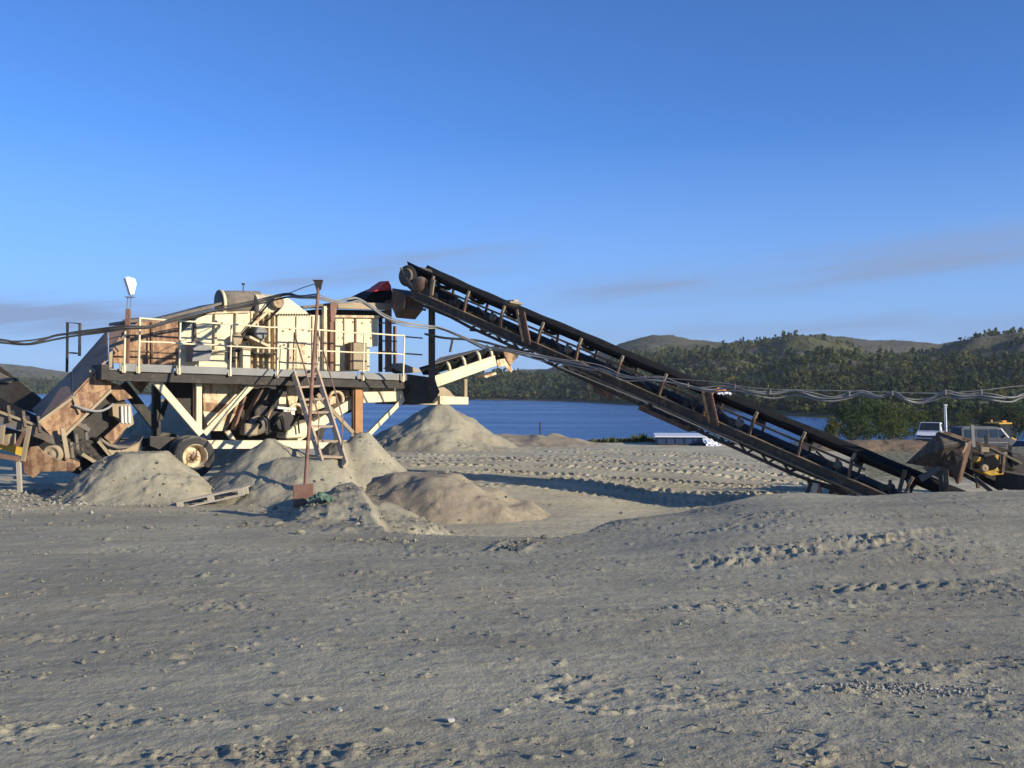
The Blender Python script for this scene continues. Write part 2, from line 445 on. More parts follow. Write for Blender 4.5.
def ground_detail(x, y):
    near = 1 - sst(50, 60, y)
    z = 0.10 * fbm(x * 0.22, y * 0.30, 3, 3) + 0.035 * fbm(x * 0.8, y * 1.1, 11, 3)
    wx = x + 0.5 * fbm(x * 0.3, y * 0.3, 19, 2)
    z = z + 0.020 * fbm(wx * 0.8, (y - 0.12 * x) * 4.2, 23, 4)            # wheel-drawn streaks
    z = z + 0.007 * fbm(x * 6, y * 6, 31, 4, 0.6) + 0.005 * fbm(x * 24, y * 24, 37, 2)
    # clods thrown up in drawn-out patches
    patch = fbm(x * 0.45 + 0.1 * y, (y - 0.12 * x) * 1.7, 41, 4)
    patch2 = fbm(x * 1.3 - 0.2 * y, y * 2.6, 47, 3)
    mk = sst(0.02, 0.17, patch) * (0.12 + 0.88 * sst(-0.03, 0.15, patch2))
    mk = np.maximum(mk, 2.4 * np.exp(-((y - 11.2 - 0.42 * (x - 1.9)) / 0.45) ** 2) * sst(1.4, 2.2, x) * sst(6.2, 5.2, x) * sst(-0.15, 0.1, patch2))
    fore_m = 1 - sst(15.0, 17.5, y - 0.25 * np.abs(x))
    for sc, amp, sd_, th in ((9.5, 0.017, 51, 0.78), (16.0, 0.016, 57, 0.6), (29.0, 0.011, 63, 0.45)):
        jx = x * sc + 0.9 * fbm(x * sc * 0.8, y * sc * 0.8, sd_ + 5, 3); jy = y * sc + 0.9 * fbm(x * sc * 0.8 + 31, y * sc * 0.8, sd_ + 6, 3)
        f, rn = cells(jx, jy, sd_)
        rad = 0.30 + 0.30 * rn
        b = sst(1.0, 0.35, f / rad) * (rn > th) * (0.3 + 0.9 * _h(np.floor(jx), np.floor(jy), sd_ + 9) * 0 + 0.6 * rn)
        z = z + amp * b * mk * fore_m * (0.5 + 1.0 * vnoise(x * 3.1, y * 3.1, sd_ + 11))
    # a sprinkle of lone crumbs everywhere
    f, rn = cells(x * 8.0, y * 8.0, 71)
    z = z + 0.018 * sst(0.26, 0.10, f) * (rn > 0.93) * fore_m
    # small scoured pits and scrapes
    f, rn = cells(x * 3.1, y * 5.2, 75)
    z = z - 0.014 * sst(0.34, 0.1, f) * (rn > 0.72) * sst(0.0, 0.15, patch) * fore_m
    # tyre prints on the terrace behind
    T = 0
    for i, (ya, yb, yc) in enumerate(((37.6, 36.4, 32.0), (35.9, 34.7, 30.2), (33.6, 32.3, 28.3), (31.9, 30.5, 26.5), (30.9, 29.8, 25.6), (29.2, 28.0, 24.3), (27.4, 26.2, 23.2), (26.2, 25.0, 22.0), (25.1, 24.0, 21.0))):
        T = T + track(x, y, [(-6.5, ya + 0.4), (-2.5, ya), (1.0, (ya + yb) / 2 + 0.25), (3.5, yb - 0.4), (6.0, (yb + yc) / 2), (8.5, yc - 0.6)], 0.50, 0.062 if i % 2 else 0.048, 0.27 if i % 3 else 0.22, 100 + i)
    T = T + track(x, y, [(-1.0, 27.8), (2.0, 26.6), (4.4, 24.0), (6.2, 20.9)], 0.5, 0.05, 0.26, 131)
    T = T + track(x, y, [(0.6, 26.0), (3.0, 24.6), (5.0, 22.0), (6.6, 19.6)], 0.5, 0.05, 0.26, 132)
    # prints in the foreground
    T = T + track(x, y, [(1.9, 11.2), (3.6, 11.8), (5.6, 12.9)], 0.42, 0.028, 0.26, 140)
    T = T + track(x, y, [(3.0, 9.6), (4.6, 10.0), (6.5, 11.2)], 0.36, 0.022, 0.24, 141)
    T = T + track(x, y, [(0.0, 12.6), (0.25, 13.8)], 0.36, 0.045, 0.15, 142)
    # the crumbling lip of the dug-out
    return (z + T) * near

rows = [-40, -20, -8, -3, 0.0, 1.2]
d = 2.0
while d < 50:
    rows.append(d); d += max(0.02, min(d * d / 2400 * 1.5, 0.085))
while d < 135:
    rows.append(d); d += 0.9
rows += [160, 220, 400, 800, 1500]
rows = np.array(rows)
NC = 880
u = np.linspace(-1, 1, NC)
half = 0.60 * np.clip(rows, 0, None) + 4.5
X = u[None, :] * half[:, None]; Y = np.repeat(rows[:, None], NC, 1)
wide = np.array([[-1, -0.6, -0.25]]) * np.ones((len(rows), 1))
XL = X[:, :1] + wide * (60 + 0.5 * np.clip(rows, 0, None))[:, None]
XR = X[:, -1:] - wide[:, ::-1] * (60 + 0.5 * np.clip(rows, 0, None))[:, None]
X = np.concatenate([XL, X, XR], 1); Y = np.repeat(rows[:, None], X.shape[1], 1)
Z = ground_base(X, Y) + ground_detail(X, Y)
lipx = np.interp(X, [-40, -4.2, -2.6, -1.9, -0.9, 0.6, 1.1, 1.6, 2.4, 4.2, 7, 9.5, 14, 40],
                   [27, 23, 17.5, 15.0, 14.5, 14.2, 14.4, 15.4, 15.9, 17, 18, 18.6, 19.5, 26])
dry = sst(-0.3, 0.9, Y - lipx) * 0.9 + 0.5 * sst(17, 20, Y) * (X < -3)
dry = np.clip(dry + 1.25 * fbm(X * 0.22, Y * 0.7, 81, 5), 0, 1)
green = 0.62 * sst(22, 27, Y) * sst(0.29, 0.36, X / np.maximum(Y, 1)) + sst(40.5, 44, Y - 3 * fbm(X * 0.3, Y * 0.3, 87, 3)) * (0.35 + 1.4 * (fbm(X * 0.5, Y * 0.5, 85, 3) + 0.3))

def sand_material(name, attr=True, dryv=0.8, wet=(0.362, 0.335, 0.240), drycol=(0.53, 0.475, 0.325), bump=1.0, grain=1.0):
    t = NT(name); p = t.pos()
    n0 = t.noise(p, 0.35, 5, 0.6)
    n1 = t.noise(t.mapping(p, (0.7, 2.4, 1.0)), 1.3, 6, 0.65)
    n2 = t.noise(p, 7.0, 6, 0.68); n3 = t.noise(p, 46.0, 4, 0.7)
    if attr:
        a = t.node('ShaderNodeAttribute', attribute_name='dry').outputs['Fac']
    else:
        v = t.node('ShaderNodeValue'); v.outputs[0].default_value = dryv; a = v.outputs[0]
    f = t.math('ADD', a, t.math('MULTIPLY', t.math('SUBTRACT', n2, 0.5), 0.55), clamp=True)
    c = t.mix(f, wet, drycol)
    c = t.mix(t.rng(n1, 0.30, 0.72), c, t.mix(1.0, c, (1.22, 1.20, 1.17), 'MULTIPLY'))
    c = t.mix(t.rng(n0, 0.38, 0.66, 0.0, 0.8), c, t.mix(1.0, c, (0.76, 0.75, 0.76), 'MULTIPLY'))
    n5 = t.noise(t.mapping(p, (0.5, 1.6, 1.0), (0, 0, 0.12)), 0.9, 5, 0.6)
    c = t.mix(t.rng(n5, 0.52, 0.70, 0.0, 0.6), c, t.mix(1.0, c, (1.08, 1.0, 0.90), 'MULTIPLY'))
    c = t.mix(t.rng(n2, 0.50, 0.70, 0.0, 0.7), c, t.mix(1.0, c, (0.66, 0.65, 0.64), 'MULTIPLY'))
    c = t.mix(t.rng(n3, 0.60, 0.75, 0.0, 0.55 * grain), c, (0.50, 0.47, 0.42))
    c = t.mix(t.rng(n3, 0.40, 0.28, 0.0, 0.5 * grain), c, (0.11, 0.10, 0.09))
    if attr:
        g = t.node('ShaderNodeAttribute', attribute_name='green').outputs['Fac']
        gm = t.rng(t.math('ADD', g, t.math('MULTIPLY', t.math('SUBTRACT', n2, 0.5), 0.8)), 0.42, 0.75)
        c = t.mix(gm, c, t.mix(n3, (0.10, 0.085, 0.035), (0.055, 0.075, 0.02)))
    nb = t.bump(n3, 0.5 * bump, 0.015, t.bump(n2, 0.6 * bump, 0.05))
    return t.set(c, 0.92, 0.0, nb, 0.15)
M['ground'] = sand_material('grey_sand_ground')
M['sand_pale'] = sand_material('pale_sand', False, 0.5, wet=(0.29, 0.268, 0.195), drycol=(0.38, 0.345, 0.25))
M['soil'] = sand_material('brown_soil', False, 0.5, drycol=(0.24, 0.18, 0.12), wet=(0.15, 0.115, 0.08))
M['sand_brown'] = sand_material('brown_sand', False, 0.8, drycol=(0.36, 0.305, 0.215), wet=(0.27, 0.23, 0.165))
ground = np_mesh('ground', np.stack([X, Y, Z], -1).reshape(-1, 3), grid_faces(*X.shape), M['ground'], True, {'dry': dry.ravel(), 'green': green.ravel()})
tag(ground, kind='structure')

# ------------------------------------------------------------------ heaps of sand
HEAPS = []
def surface(x, y):
    """top of the ground or of whatever heap lies there"""
    z = ground_base(x, y) + ground_detail(x, y)
    for cx, cy, rx, ry, rot, Zg, n in HEAPS:
        dx, dy = x - cx, y - cy; lx = (dx * math.cos(rot) + dy * math.sin(rot)) / rx; ly = (-dx * math.sin(rot) + dy * math.cos(rot)) / ry
        fx, fy = (lx + 1.35) / 2.7 * (n - 1), (ly + 1.35) / 2.7 * (n - 1)
        ok = (fx > 0) & (fx < n - 2) & (fy > 0) & (fy < n - 2)
        ix, iy = np.clip(fx, 0, n - 2).astype(int), np.clip(fy, 0, n - 2).astype(int); tx, ty = fx - ix, fy - iy
        h = (Zg[iy, ix] * (1 - tx) + Zg[iy, ix + 1] * tx) * (1 - ty) + (Zg[iy + 1, ix] * (1 - tx) + Zg[iy + 1, ix + 1] * tx) * ty
        z = np.where(ok, np.maximum(z, h), z)
    return z
def heap(name, cx, cy, rx, ry, h, label, mat='sand_pale', seed=0, power=1.1, rot=0.0, n=125, rough=1.0, flat=0.0, warp=0.30):
    """a loose heap: slopes near the angle of repose, slumped and lumpy, with crumbs at its foot"""
    g1 = np.linspace(-1.35, 1.35, n); gx, gy = np.meshgrid(g1, g1)
    lx, ly = gx * rx, gy * ry
    x = cx + lx * math.cos(rot) - ly * math.sin(rot); y = cy + lx * math.sin(rot) + ly * math.cos(rot)
    wx = gx + warp * 2 * fbm(x * 0.8, y * 0.8, seed, 4); wy = gy + warp * 2 * fbm(x * 0.8 + 40, y * 0.8, seed + 5, 4)
    rho = np.sqrt(wx ** 2 + wy ** 2)
    prof = np.clip(1 - np.clip(rho - flat, 0, 9) / (1 - flat), 0, 1) ** power
    prof = np.where(prof > 0, np.sqrt(prof ** 2 + 0.0012) - 0.0346, -0.02) * 1.03
    inside = sst(1.06, 0.80, rho)
    z = ground_base(x, y) + ground_detail(x, y) * sst(0.55, 1.0, rho) + h * np.maximum(prof, 0)
    gul = fbm(x * 2.2 + 0.8 * fbm(x * 3, y * 3, seed + 40, 2), y * 0.9, seed + 31, 3)
    z = z + inside * rough * (0.10 * h * fbm(x * 1.5, y * 1.5, seed + 3, 3) + 0.05 * gul + 0.022 * fbm(x * 4.5, y * 4.5, seed + 9, 5, 0.68) + 0.030 * fbm(x * 19, y * 19, seed + 13, 4, 0.75))
    f, rn = cells(x * 6 + fbm(x * 9, y * 9, seed + 22, 2), y * 6, seed + 20)
    z = z + inside * rough * 0.04 * sst(0.4, 0.15, f) * (rn > 0.80) * sst(0.35, 0.8, rho)
    z = z + 0.012 - 0.30 * sst(0.97, 1.22, rho)
    o = np_mesh(name, np.stack([x, y, z], -1).reshape(-1, 3), grid_faces(n, n), M[mat])
    HEAPS.append((cx, cy, rx, ry, rot, z, n))
    return tag(o, label, 'sand heap')
heap('sand_heap', -7.85, 21.0, 1.8, 1.5, 0.92, 'grey sand heap in front of the crusher, left of the truck wheel', seed=201, flat=0.30, warp=0.20, rough=1.2, power=1.0)
heap('sand_heap', -5.15, 21.8, 1.85, 1.9, 1.17, 'pointed grey sand heap between the truck wheel and the leaning pole', seed=215, flat=0.06, warp=0.12, power=1.0)
heap('sand_heap', -3.45, 22.3, 1.9, 2.3, 1.52, 'steep sand heap that buries the foot of the orange post', seed=229, flat=0.08, warp=0.14, rough=1.2, power=1.05)
heap('sand_heap', -4.25, 21.3, 2.0, 2.0, 0.78, 'low apron of sand round the ladder foot between the two pointed heaps', seed=236, flat=0.35, warp=0.2, power=1.0)
heap('sand_heap', -2.80, 18.4, 1.35, 3.1, 0.44, 'low sand slump running from the ladder foot down to the dug-out', seed=243, flat=0.30, warp=0.30, rough=1.5, rot=0.25, power=1.0)
heap('sand_heap', -1.85, 20.8, 2.6, 1.8, 0.76, 'brown sand bank with a crumbled top at the left end of the dug-out', 'sand_brown', seed=257, flat=0.22, warp=0.22, rot=-0.30, rough=1.2, power=1.0)
heap('sand_heap', -2.85, 38.0, 3.1, 3.0, 1.74, 'broad cone of sand under the cream conveyor, in front of the lake', seed=271, flat=0.06, rough=0.8, warp=0.14)
heap('sand_heap', 0.2, 41.0, 4.2, 2.2, 0.42, 'low tail of sand right of the cone at the terrace rim', 'sand_brown', seed=275, flat=0.1, rough=0.6)
heap('sand_heap', 1.85, 43.4, 1.1, 0.9, 0.36, 'small brown heap on the terrace rim beside the thin dark post', 'sand_brown', seed=285, rough=0.6, n=60)
heap('rubble_heap', -10.8, 33.5, 3.6, 2.6, 1.85, 'heap of grey rubble behind the crusher, seen below its deck', seed=299, rough=2.2, flat=0.3)
heap('rubble_heap', -8.2, 29.5, 1.8, 1.2, 0.9, 'smaller grey rubble heap behind the truck wheel', seed=303, rough=2.2, flat=0.3, n=90)
heap('earth_bank', 13.4, 37.0, 3.6, 1.3, 0.34, 'low brown earth bank behind the lower end of the dark conveyor', 'soil', seed=313, rough=1.4, flat=0.3)
def meet(px, py, d0=14.0):
    """where the sight line through (px, py) meets the ground or a heap"""
    dd = np.arange(d0, 30, 0.02); xx = (px - 512) / FPX * dd; zz = EYE + (384 - py) / FPX * dd
    hit = np.nonzero(zz < surface(xx, dd))[0]; i = hit[0] if len(hit) else -1
    return Vector((xx[i], dd[i], zz[i]))

# ================================================================== LAKE, HILLS
LAKE_Z = -4.0
t = NT('lake_water'); p = t.pos()
wv = t.noise(t.mapping(p, (0.35, 1.0, 1.0)), 0.9, 6, 0.62); wv2 = t.noise(t.mapping(p, (0.012, 0.05, 1)), 1.0, 4, 0.6)
t.set(t.mix(t.rng(wv2, 0.35, 0.7), (0.005, 0.045, 0.155), (0.012, 0.062, 0.19)), t.rng(wv2, 0.3, 0.7, 0.22, 0.34), 0.0, t.bump(wv, 0.5, 0.25), 0.35)
M['water'] = t.m
mb = MB(); mb.add([(-2400, 40, LAKE_Z), (2400, 40, LAKE_Z), (2400, 1550, LAKE_Z), (-2400, 1550, LAKE_Z)], [(0, 1, 2, 3)])
tag(mb.build('lake', M['water']), kind='structure')

SK_P = [-500, -100, 0, 30, 70, 120, 300, 440, 500, 522, 545, 570, 600, 620, 650, 672, 690, 720, 760, 790, 820, 845, 870, 905, 930, 940, 955, 980, 1024, 1100, 1300, 1600]
SK_Y = [352, 356, 362, 365, 371, 374, 377, 375, 371, 368, 368, 362, 350, 342, 334, 334, 338, 341, 342, 335, 333, 336, 339, 339, 342, 343, 340, 336, 331, 330, 334, 340]
RS_P = [-500, 0, 90, 300, 480, 560, 640, 760, 845, 900, 1024, 1600]
RS_D = [560, 640, 620, 480, 405, 370, 300, 215, 178, 160, 150, 140]
RR_P = [-500, 0, 100, 460, 540, 640, 1024, 1600]
RR_D = [1300, 1250, 1100, 850, 900, 760, 680, 650]
def hill_raw(pp, r):
    rs = np.interp(pp, RS_P, RS_D) + 14 * fbm(pp * 0.02, pp * 0.0, 401, 3)
    rr = np.interp(pp, RR_P, RR_D)
    zr = (384 - np.interp(pp, SK_P, SK_Y)) / FPX * rr
    s = np.clip((r - rs) / (rr - rs), -0.2, 1)
    x, y = (pp - 512) / FPX * r, r
    shape = np.where(s < 0, s * 0.6, 0.06 * np.clip(s * 9, 0, 1) + 0.94 * np.clip(s, 0, 1) ** 1.2)
    z = LAKE_Z + (zr - LAKE_Z) * shape
    env = np.clip(s * 5, 0, 1) * (1 - 0.85 * sst(0.80, 1.0, s))
    z = z + env * (20 * fbm(x / 150.0, y / 110.0, 411, 4) + 9 * fbm(x / 42.0, y / 42.0, 421, 3))
    z = z + np.clip(s * 5, 0, 1) * 4.5 * fbm(x / 20.0, y / 20.0, 431, 4, 0.6)
    # rounded bare knolls in the middle distance
    z = z + 9 * np.exp(-((pp - 765) / 75.0) ** 2 - ((r - 470) / 60.0) ** 2) + 9 * np.exp(-((pp - 1000) / 60.0) ** 2 - ((r - 430) / 80.0) ** 2)
    z = z - 30 * sst(rr + 5, rr + 300, r)
    return z
TREE_PX = 1.2
_p = np.arange(-500, 1601, 4.0); _r = np.arange(150, 1500, 6.0)
_pp, _rr = np.meshgrid(_p, _r)
_top = ((hill_raw(_pp, _rr) - EYE) / _rr * FPX).max(0)
_want = 384 - np.interp(_p, SK_P, SK_Y) - TREE_PX
_fac = (_want / 1000 + 0.009) / (_top / 1000 + 0.009)
_fac = np.convolve(np.pad(_fac, 2, 'edge'), np.ones(5) / 5, 'valid')
def hill_z(pp, r):
    """hill surface, scaled column by column so that its ridge meets the skyline of the place"""
    return LAKE_Z + (hill_raw(pp, r) - LAKE_Z) * np.interp(pp, _p, _fac)
PP, RRg = np.meshgrid(np.arange(-500, 1601, 4.0), np.concatenate([np.arange(120, 500, 5.0), np.arange(500, 1500, 9.0)]), indexing='xy')
HX, HY = (PP - 512) / FPX * RRg, RRg
HZ = hill_z(PP, RRg)
t = NT('heath_and_rock'); p = t.pos()
a1 = t.noise(p, 0.012, 6, 0.62); a2 = t.noise(p, 0.09, 6, 0.65); a3 = t.noise(p, 0.7, 4, 0.6)
c = t.mix(t.rng(a2, 0.35, 0.65), (0.092, 0.100, 0.040), (0.150, 0.132, 0.058))
c = t.mix(t.rng(a1, 0.52, 0.68, 0, 0.45), c, (0.13, 0.105, 0.050))
rk = t.rng(t.math('ADD', t.math('MULTIPLY', a1, 0.45), t.math('MULTIPLY', a2, 0.55)), 0.46, 0.57)
c = t.mix(t.math('MULTIPLY', rk, 0.6), c, t.mix(a3, (0.11, 0.10, 0.10), (0.20, 0.185, 0.175)))
t.set(c, 0.95, 0.0, t.bump(t.math('ADD', a3, t.math('MULTIPLY', a2, 2.0)), 0.9, 1.6), 0.1)
M['heath'] = t.m
tag(np_mesh('hills', np.stack([HX, HY, HZ], -1).reshape(-1, 3), grid_faces(*HX.shape), M['heath']), kind='structure')

# foliage: colour comes from the leaves themselves (a birch is lighter than a spruce)
t = NT('leaves'); a = t.node('ShaderNodeAttribute', attribute_name='tint').outputs['Color']
n = t.noise(t.pos(), 3.0, 2, 0.5)
t.set(t.mix(t.rng(n, 0.3, 0.7), a, t.mix(1.0, a, (0.7, 0.72, 0.6), 'MULTIPLY')), 0.75, 0.0, None, 0.2)
tr = t.node('ShaderNodeBsdfTranslucent'); t.l.new(a, tr.inputs['Color'])
ms = t.node('ShaderNodeMixShader'); ms.inputs[0].default_value = 0.35
t.l.new(t.b.outputs[0], ms.inputs[1]); t.l.new(tr.outputs[0], ms.inputs[2]); t.l.new(ms.outputs[0], t.n['Material Output'].inputs['Surface'])
M['leaf'] = t.m
M['bark'] = plain('bark', (0.14, 0.12, 0.10), 0.9, 0.4, 8.0, bump=0.4)

rng = np.random.default_rng(5)
BIRCH = [(0.115, 0.138, 0.036), (0.138, 0.148, 0.038), (0.155, 0.145, 0.040), (0.095, 0.118, 0.034), (0.22, 0.165, 0.035)]
SPRUCE = [(0.050, 0.072, 0.030), (0.062, 0.082, 0.034)]
def leaf_cloud(centers, sizes, kinds, nleaf, cols):
    """leaf-clump quads for many crowns at once (kind 0 rounded, 1 conical)"""
    N = len(centers); k = nleaf
    d = rng.normal(size=(N, k, 3)); d /= np.linalg.norm(d, axis=2, keepdims=True)
    rad = rng.uniform(0.1, 1.15, (N, k, 1)) ** 0.6
    P = d * rad
    hz = P[:, :, 2]
    cone = kinds[:, None] == 1
    tt = rng.uniform(0, 1, (N, k))
    ang = rng.uniform(0, 6.283, (N, k)); cr = (1 - tt) * rng.uniform(0.55, 1.0, (N, k)) * 0.42 + 0.03
    PX = np.where(cone, cr * np.cos(ang), P[:, :, 0] * 0.5)
    PY = np.where(cone, cr * np.sin(ang), P[:, :, 1] * 0.5)
    PZ = np.where(cone, 0.06 + 1.05 * tt, 0.52 + hz * 0.48)
    lump = 1 + 0.35 * np.sin(d[:, :, 0] * 5 + rng.uniform(0, 6, (N, 1))) * np.cos(d[:, :, 2] * 4 + rng.uniform(0, 6, (N, 1)))
    C = centers[:, None, :] + np.stack([PX * lump, PY * lump, PZ], -1) * sizes[:, None, :]
    q = 0.55 * rng.normal(size=(N, k, 3)) + np.where(cone[:, :, None], np.stack([np.cos(ang), np.sin(ang), np.full_like(ang, 0.5)], -1), d + np.array([0, 0, 0.25])); q /= np.linalg.norm(q, axis=2, keepdims=True)
    w = rng.normal(size=(N, k, 3)); w -= (w * q).sum(2, keepdims=True) * q; w /= np.linalg.norm(w, axis=2, keepdims=True)
    v = np.cross(q, w)
    s = (sizes.mean(1)[:, None, None] * rng.uniform(0.6, 1.3, (N, k, 1))) * (1.15 / math.sqrt(k))
    V = np.stack([C - w * s, C + v * s * 0.7, C + w * s, C - v * s * 0.7], 2).reshape(-1, 3)
    F = np.arange(len(V)).reshape(-1, 4)
    cc = np.repeat(cols, k * 4, 0) * np.repeat(rng.uniform(0.7, 1.3, (N * k, 1)), 4, 0)
    return V, F, np.concatenate([cc, np.ones((len(cc), 1))], 1)

NT_ = 46000
pp = rng.uniform(-120, 1150, NT_); rs = np.interp(pp, RS_P, RS_D); rr = np.interp(pp, RR_P, RR_D)
s = rng.uniform(0, 1, NT_) ** 1.25
r = rs + 2 + s * (rr - rs + 10)
x, y = (pp - 512) / FPX * r, r
dens = sst(-0.10, 0.10, fbm(x / 60.0, y / 60.0, 441, 4) + 0.17 * (1 - s * 1.55) + 0.14 * np.exp(-((pp - 655) / 60) ** 2))
keep = (rng.uniform(0, 1, NT_) < dens) & (hill_z(pp, r) > LAKE_Z + 0.5)
pp, r, x, y, s = pp[keep], r[keep], x[keep], y[keep], s[keep]
kinds = (rng.uniform(0, 1, len(r)) < 0.30 * (1 - sst(0.3, 0.7, s)) + 0.004).astype(int)
hgt = np.where(kinds == 1, rng.uniform(1.5, 3.0, len(r)), rng.uniform(0.8, 1.9, len(r))) * (1 - 0.72 * sst(0.45, 0.85, s)) + 0.3
cols = np.array([(SPRUCE[rng.integers(2)] if kk else BIRCH[int(min(4, rng.integers(0, 17) // 4))]) for kk in kinds])
cent = np.stack([x, y, hill_z(pp, r) - 0.3], -1); wid = hgt * rng.uniform(0.5, 1.15, len(r)); siz = np.stack([wid, wid, hgt], -1)
nearm = r < 330
parts = []
for msk, k in ((nearm, 28), (~nearm, 9)):
    parts.append(leaf_cloud(cent[msk], siz[msk], kinds[msk], k, cols[msk]))
off = len(parts[0][0])
V = np.concatenate([parts[0][0], parts[1][0]]); F = np.concatenate([parts[0][1], parts[1][1] + off]); C = np.concatenate([parts[0][2], parts[1][2]])
forest = np_mesh('hillside_forest', V, F, M['leaf'], False, {'tint': C})
tag(forest, 'mixed birch and spruce forest covering the hills beyond the lake', 'forest', kind='stuff')

# ------------------------------------------------------------------ trees on the near bank
def make_tree(name, loc, h, w, tint, label, seed, nleaf=700, group=None):
    rnd = random.Random(seed)
    root = empty(name, loc, rnd.uniform(0, 6))
    mb = MB(); pts, rad = [], []
    lean = Vector((rnd.uniform(-.08, .08), rnd.uniform(-.08, .08), 0))
    for i in range(7):
        f = i / 6
        pts.append(Vector((0, 0, -0.2)) + lean * (f * h) + Vector((rnd.uniform(-.03, .03) * h * f, rnd.uniform(-.03, .03) * h * f, f * (h * 0.93 + 0.2)))); rad.append(0.045 * h * (1 - f * 0.88) * 0.5)
    mb.tube(pts, rad, 7)
    tips = []
    for i in range(13):
        f = 0.18 + 0.72 * i / 13; b = pts[int(f * 6)].lerp(pts[min(6, int(f * 6) + 1)], f * 6 % 1)
        a = i * 2.4 + rnd.uniform(-.4, .4); ln = w * 0.5 * (1.15 - f * 0.75) * rnd.uniform(0.75, 1.1)
        q = b + Vector((math.cos(a) * ln, math.sin(a) * ln, ln * rnd.uniform(0.35, 0.8)))
        m_ = b.lerp(q, 0.5) + Vector((0, 0, -0.04 * ln))
        mb.tube([b, m_, q], [0.012 * h * (1 - f * 0.6), 0.008 * h * (1 - f * 0.6), 0.002 * h], 5); tips += [q, m_, b.lerp(q, 0.75)]
    mb.build('trunk', M['bark'], root)
    tips.append(pts[-1]); g = np.random.default_rng(seed)
    tp = np.array([list(q) for q in tips]); idx = g.integers(0, len(tp), nleaf)
    C = tp[idx] + g.normal(size=(nleaf, 3)) * np.array([0.085, 0.085, 0.075]) * h * g.uniform(0.3, 1.4, (nleaf, 1))
    C[:, 2] = np.maximum(C[:, 2], 0.08 * h)
    q = g.normal(size=(nleaf, 3)); q /= np.linalg.norm(q, axis=1, keepdims=True)
    ww = g.normal(size=(nleaf, 3)); ww -= (ww * q).sum(1, keepdims=True) * q; ww /= np.linalg.norm(ww, axis=1, keepdims=True)
    vv = np.cross(q, ww); sz = g.uniform(0.016, 0.036, (nleaf, 1)) * h
    V = np.stack([C - ww * sz, C + vv * sz * .6, C + ww * sz, C - vv * sz * .6], 1).reshape(-1, 3)
    cc = np.array(tint)[None] * g.uniform(0.65, 1.35, (nleaf, 1)); cc = np.repeat(np.concatenate([cc, np.ones((nleaf, 1))], 1), 4, 0)
    o = np_mesh('crown', V, np.arange(len(V)).reshape(-1, 4), M['leaf'], False, {'tint': cc}); o.parent = root
    return tag(root, label, 'tree', group)
GB = 'trees on the near bank of the lake'
near_trees = [  # px, top y, d, width/height, tint, words
    (831, 417, 84, 0.45, (0.115, 0.118, 0.032), 'small olive birch at the water edge, left of the bank trees'),
    (850, 405, 88, 0.95, (0.043, 0.067, 0.023), 'dark bushy tree at the left end of the bank trees'),
    (868, 399, 96, 0.90, (0.065, 0.096, 0.026), 'tallest green tree of the bank trees, above the lower conveyor'),
    (884, 404, 92, 0.95, (0.090, 0.119, 0.032), 'pale green bushy tree in the middle of the bank trees'),
    (899, 408, 98, 0.90, (0.058, 0.087, 0.026), 'mid green tree left of the white pickup'),
    (914, 411, 104, 0.85, (0.102, 0.128, 0.032), 'light green birch right behind the white pickup'),
    (936, 410, 110, 0.80, (0.049, 0.072, 0.023), 'dark tree behind the thin white pole'),
    (962, 411, 114, 0.80, (0.087, 0.109, 0.032), 'olive green tree between the white pole and the van roof'),
    (990, 408, 118, 0.80, (0.046, 0.067, 0.023), 'dark tree behind the orange loader'),
    (1016, 405, 115, 0.80, (0.058, 0.081, 0.026), 'dark green tree at the right edge of the view'),
    (857, 418, 80, 1.15, (0.072, 0.102, 0.029), 'low round bush in front of the bank trees, by the belt'),
    (893, 420, 80, 1.15, (0.096, 0.122, 0.032), 'low light green bush beside the white pickup'),
]
for i, (px, ty, dd, wr, tint, lab) in enumerate(near_trees):
    X0 = (px - 512) / FPX * dd; z0 = max(gz(X0, dd), LAKE_Z - 0.3); top = EYE + (384 - ty) / FPX * dd
    h = max(1.4, top - z0)
    make_tree('birch_tree' if i % 3 else 'bank_tree', (X0, dd, z0), h, h * wr, tint, lab, 500 + i, 2600, GB)

# tufts and low shrubs along the rim of the terrace
def tuft(name, loc, h, w, tint, label, seed, n=70):
    g = np.random.default_rng(seed)
    a = g.uniform(0, 6.283, n); rr_ = np.sqrt(g.uniform(0, 1, n)) * w * 0.35
    b = np.stack([np.cos(a) * rr_, np.sin(a) * rr_, np.full(n, -0.05)], -1)
    out = np.stack([np.cos(a), np.sin(a), np.zeros(n)], -1) * g.uniform(0.05, 0.5, (n, 1)) * w * 0.5
    hh = h * g.uniform(0.45, 1.0, (n, 1)); tip = b + out + np.array([0, 0, 1.0]) * hh
    side = np.stack([-np.sin(a + g.uniform(-1, 1, n)), np.cos(a), np.zeros(n)], -1) * g.uniform(0.02, 0.05, (n, 1))
    midp = b * 0.45 + tip * 0.55 + np.array([0, 0, 0.06]) * hh
    V = np.stack([b - side * .4, b + side * .4, midp + side, midp - side, tip], 1).reshape(-1, 3)
    k = np.arange(n)[:, None] * 5
    F = np.concatenate([k + np.array([[0, 1, 2, 3]]), k + np.array([[3, 2, 4, 4]])])
    F[n:, 3] = F[n:, 2]
    F3 = np.concatenate([k + np.array([[0, 1, 2]]), k + np.array([[0, 2, 3]]), k + np.array([[3, 2, 4]])])
    cc = np.repeat(np.array(tint)[None] * g.uniform(0.6, 1.4, (n, 1)), 5, 0)
    o = np_mesh(name, V, F3, M['leaf'], False, {'tint': np.concatenate([cc, np.ones((len(cc), 1))], 1)})
    o.location = loc
    return tag(o, label, 'shrub', 'low shrubs along the terrace rim')
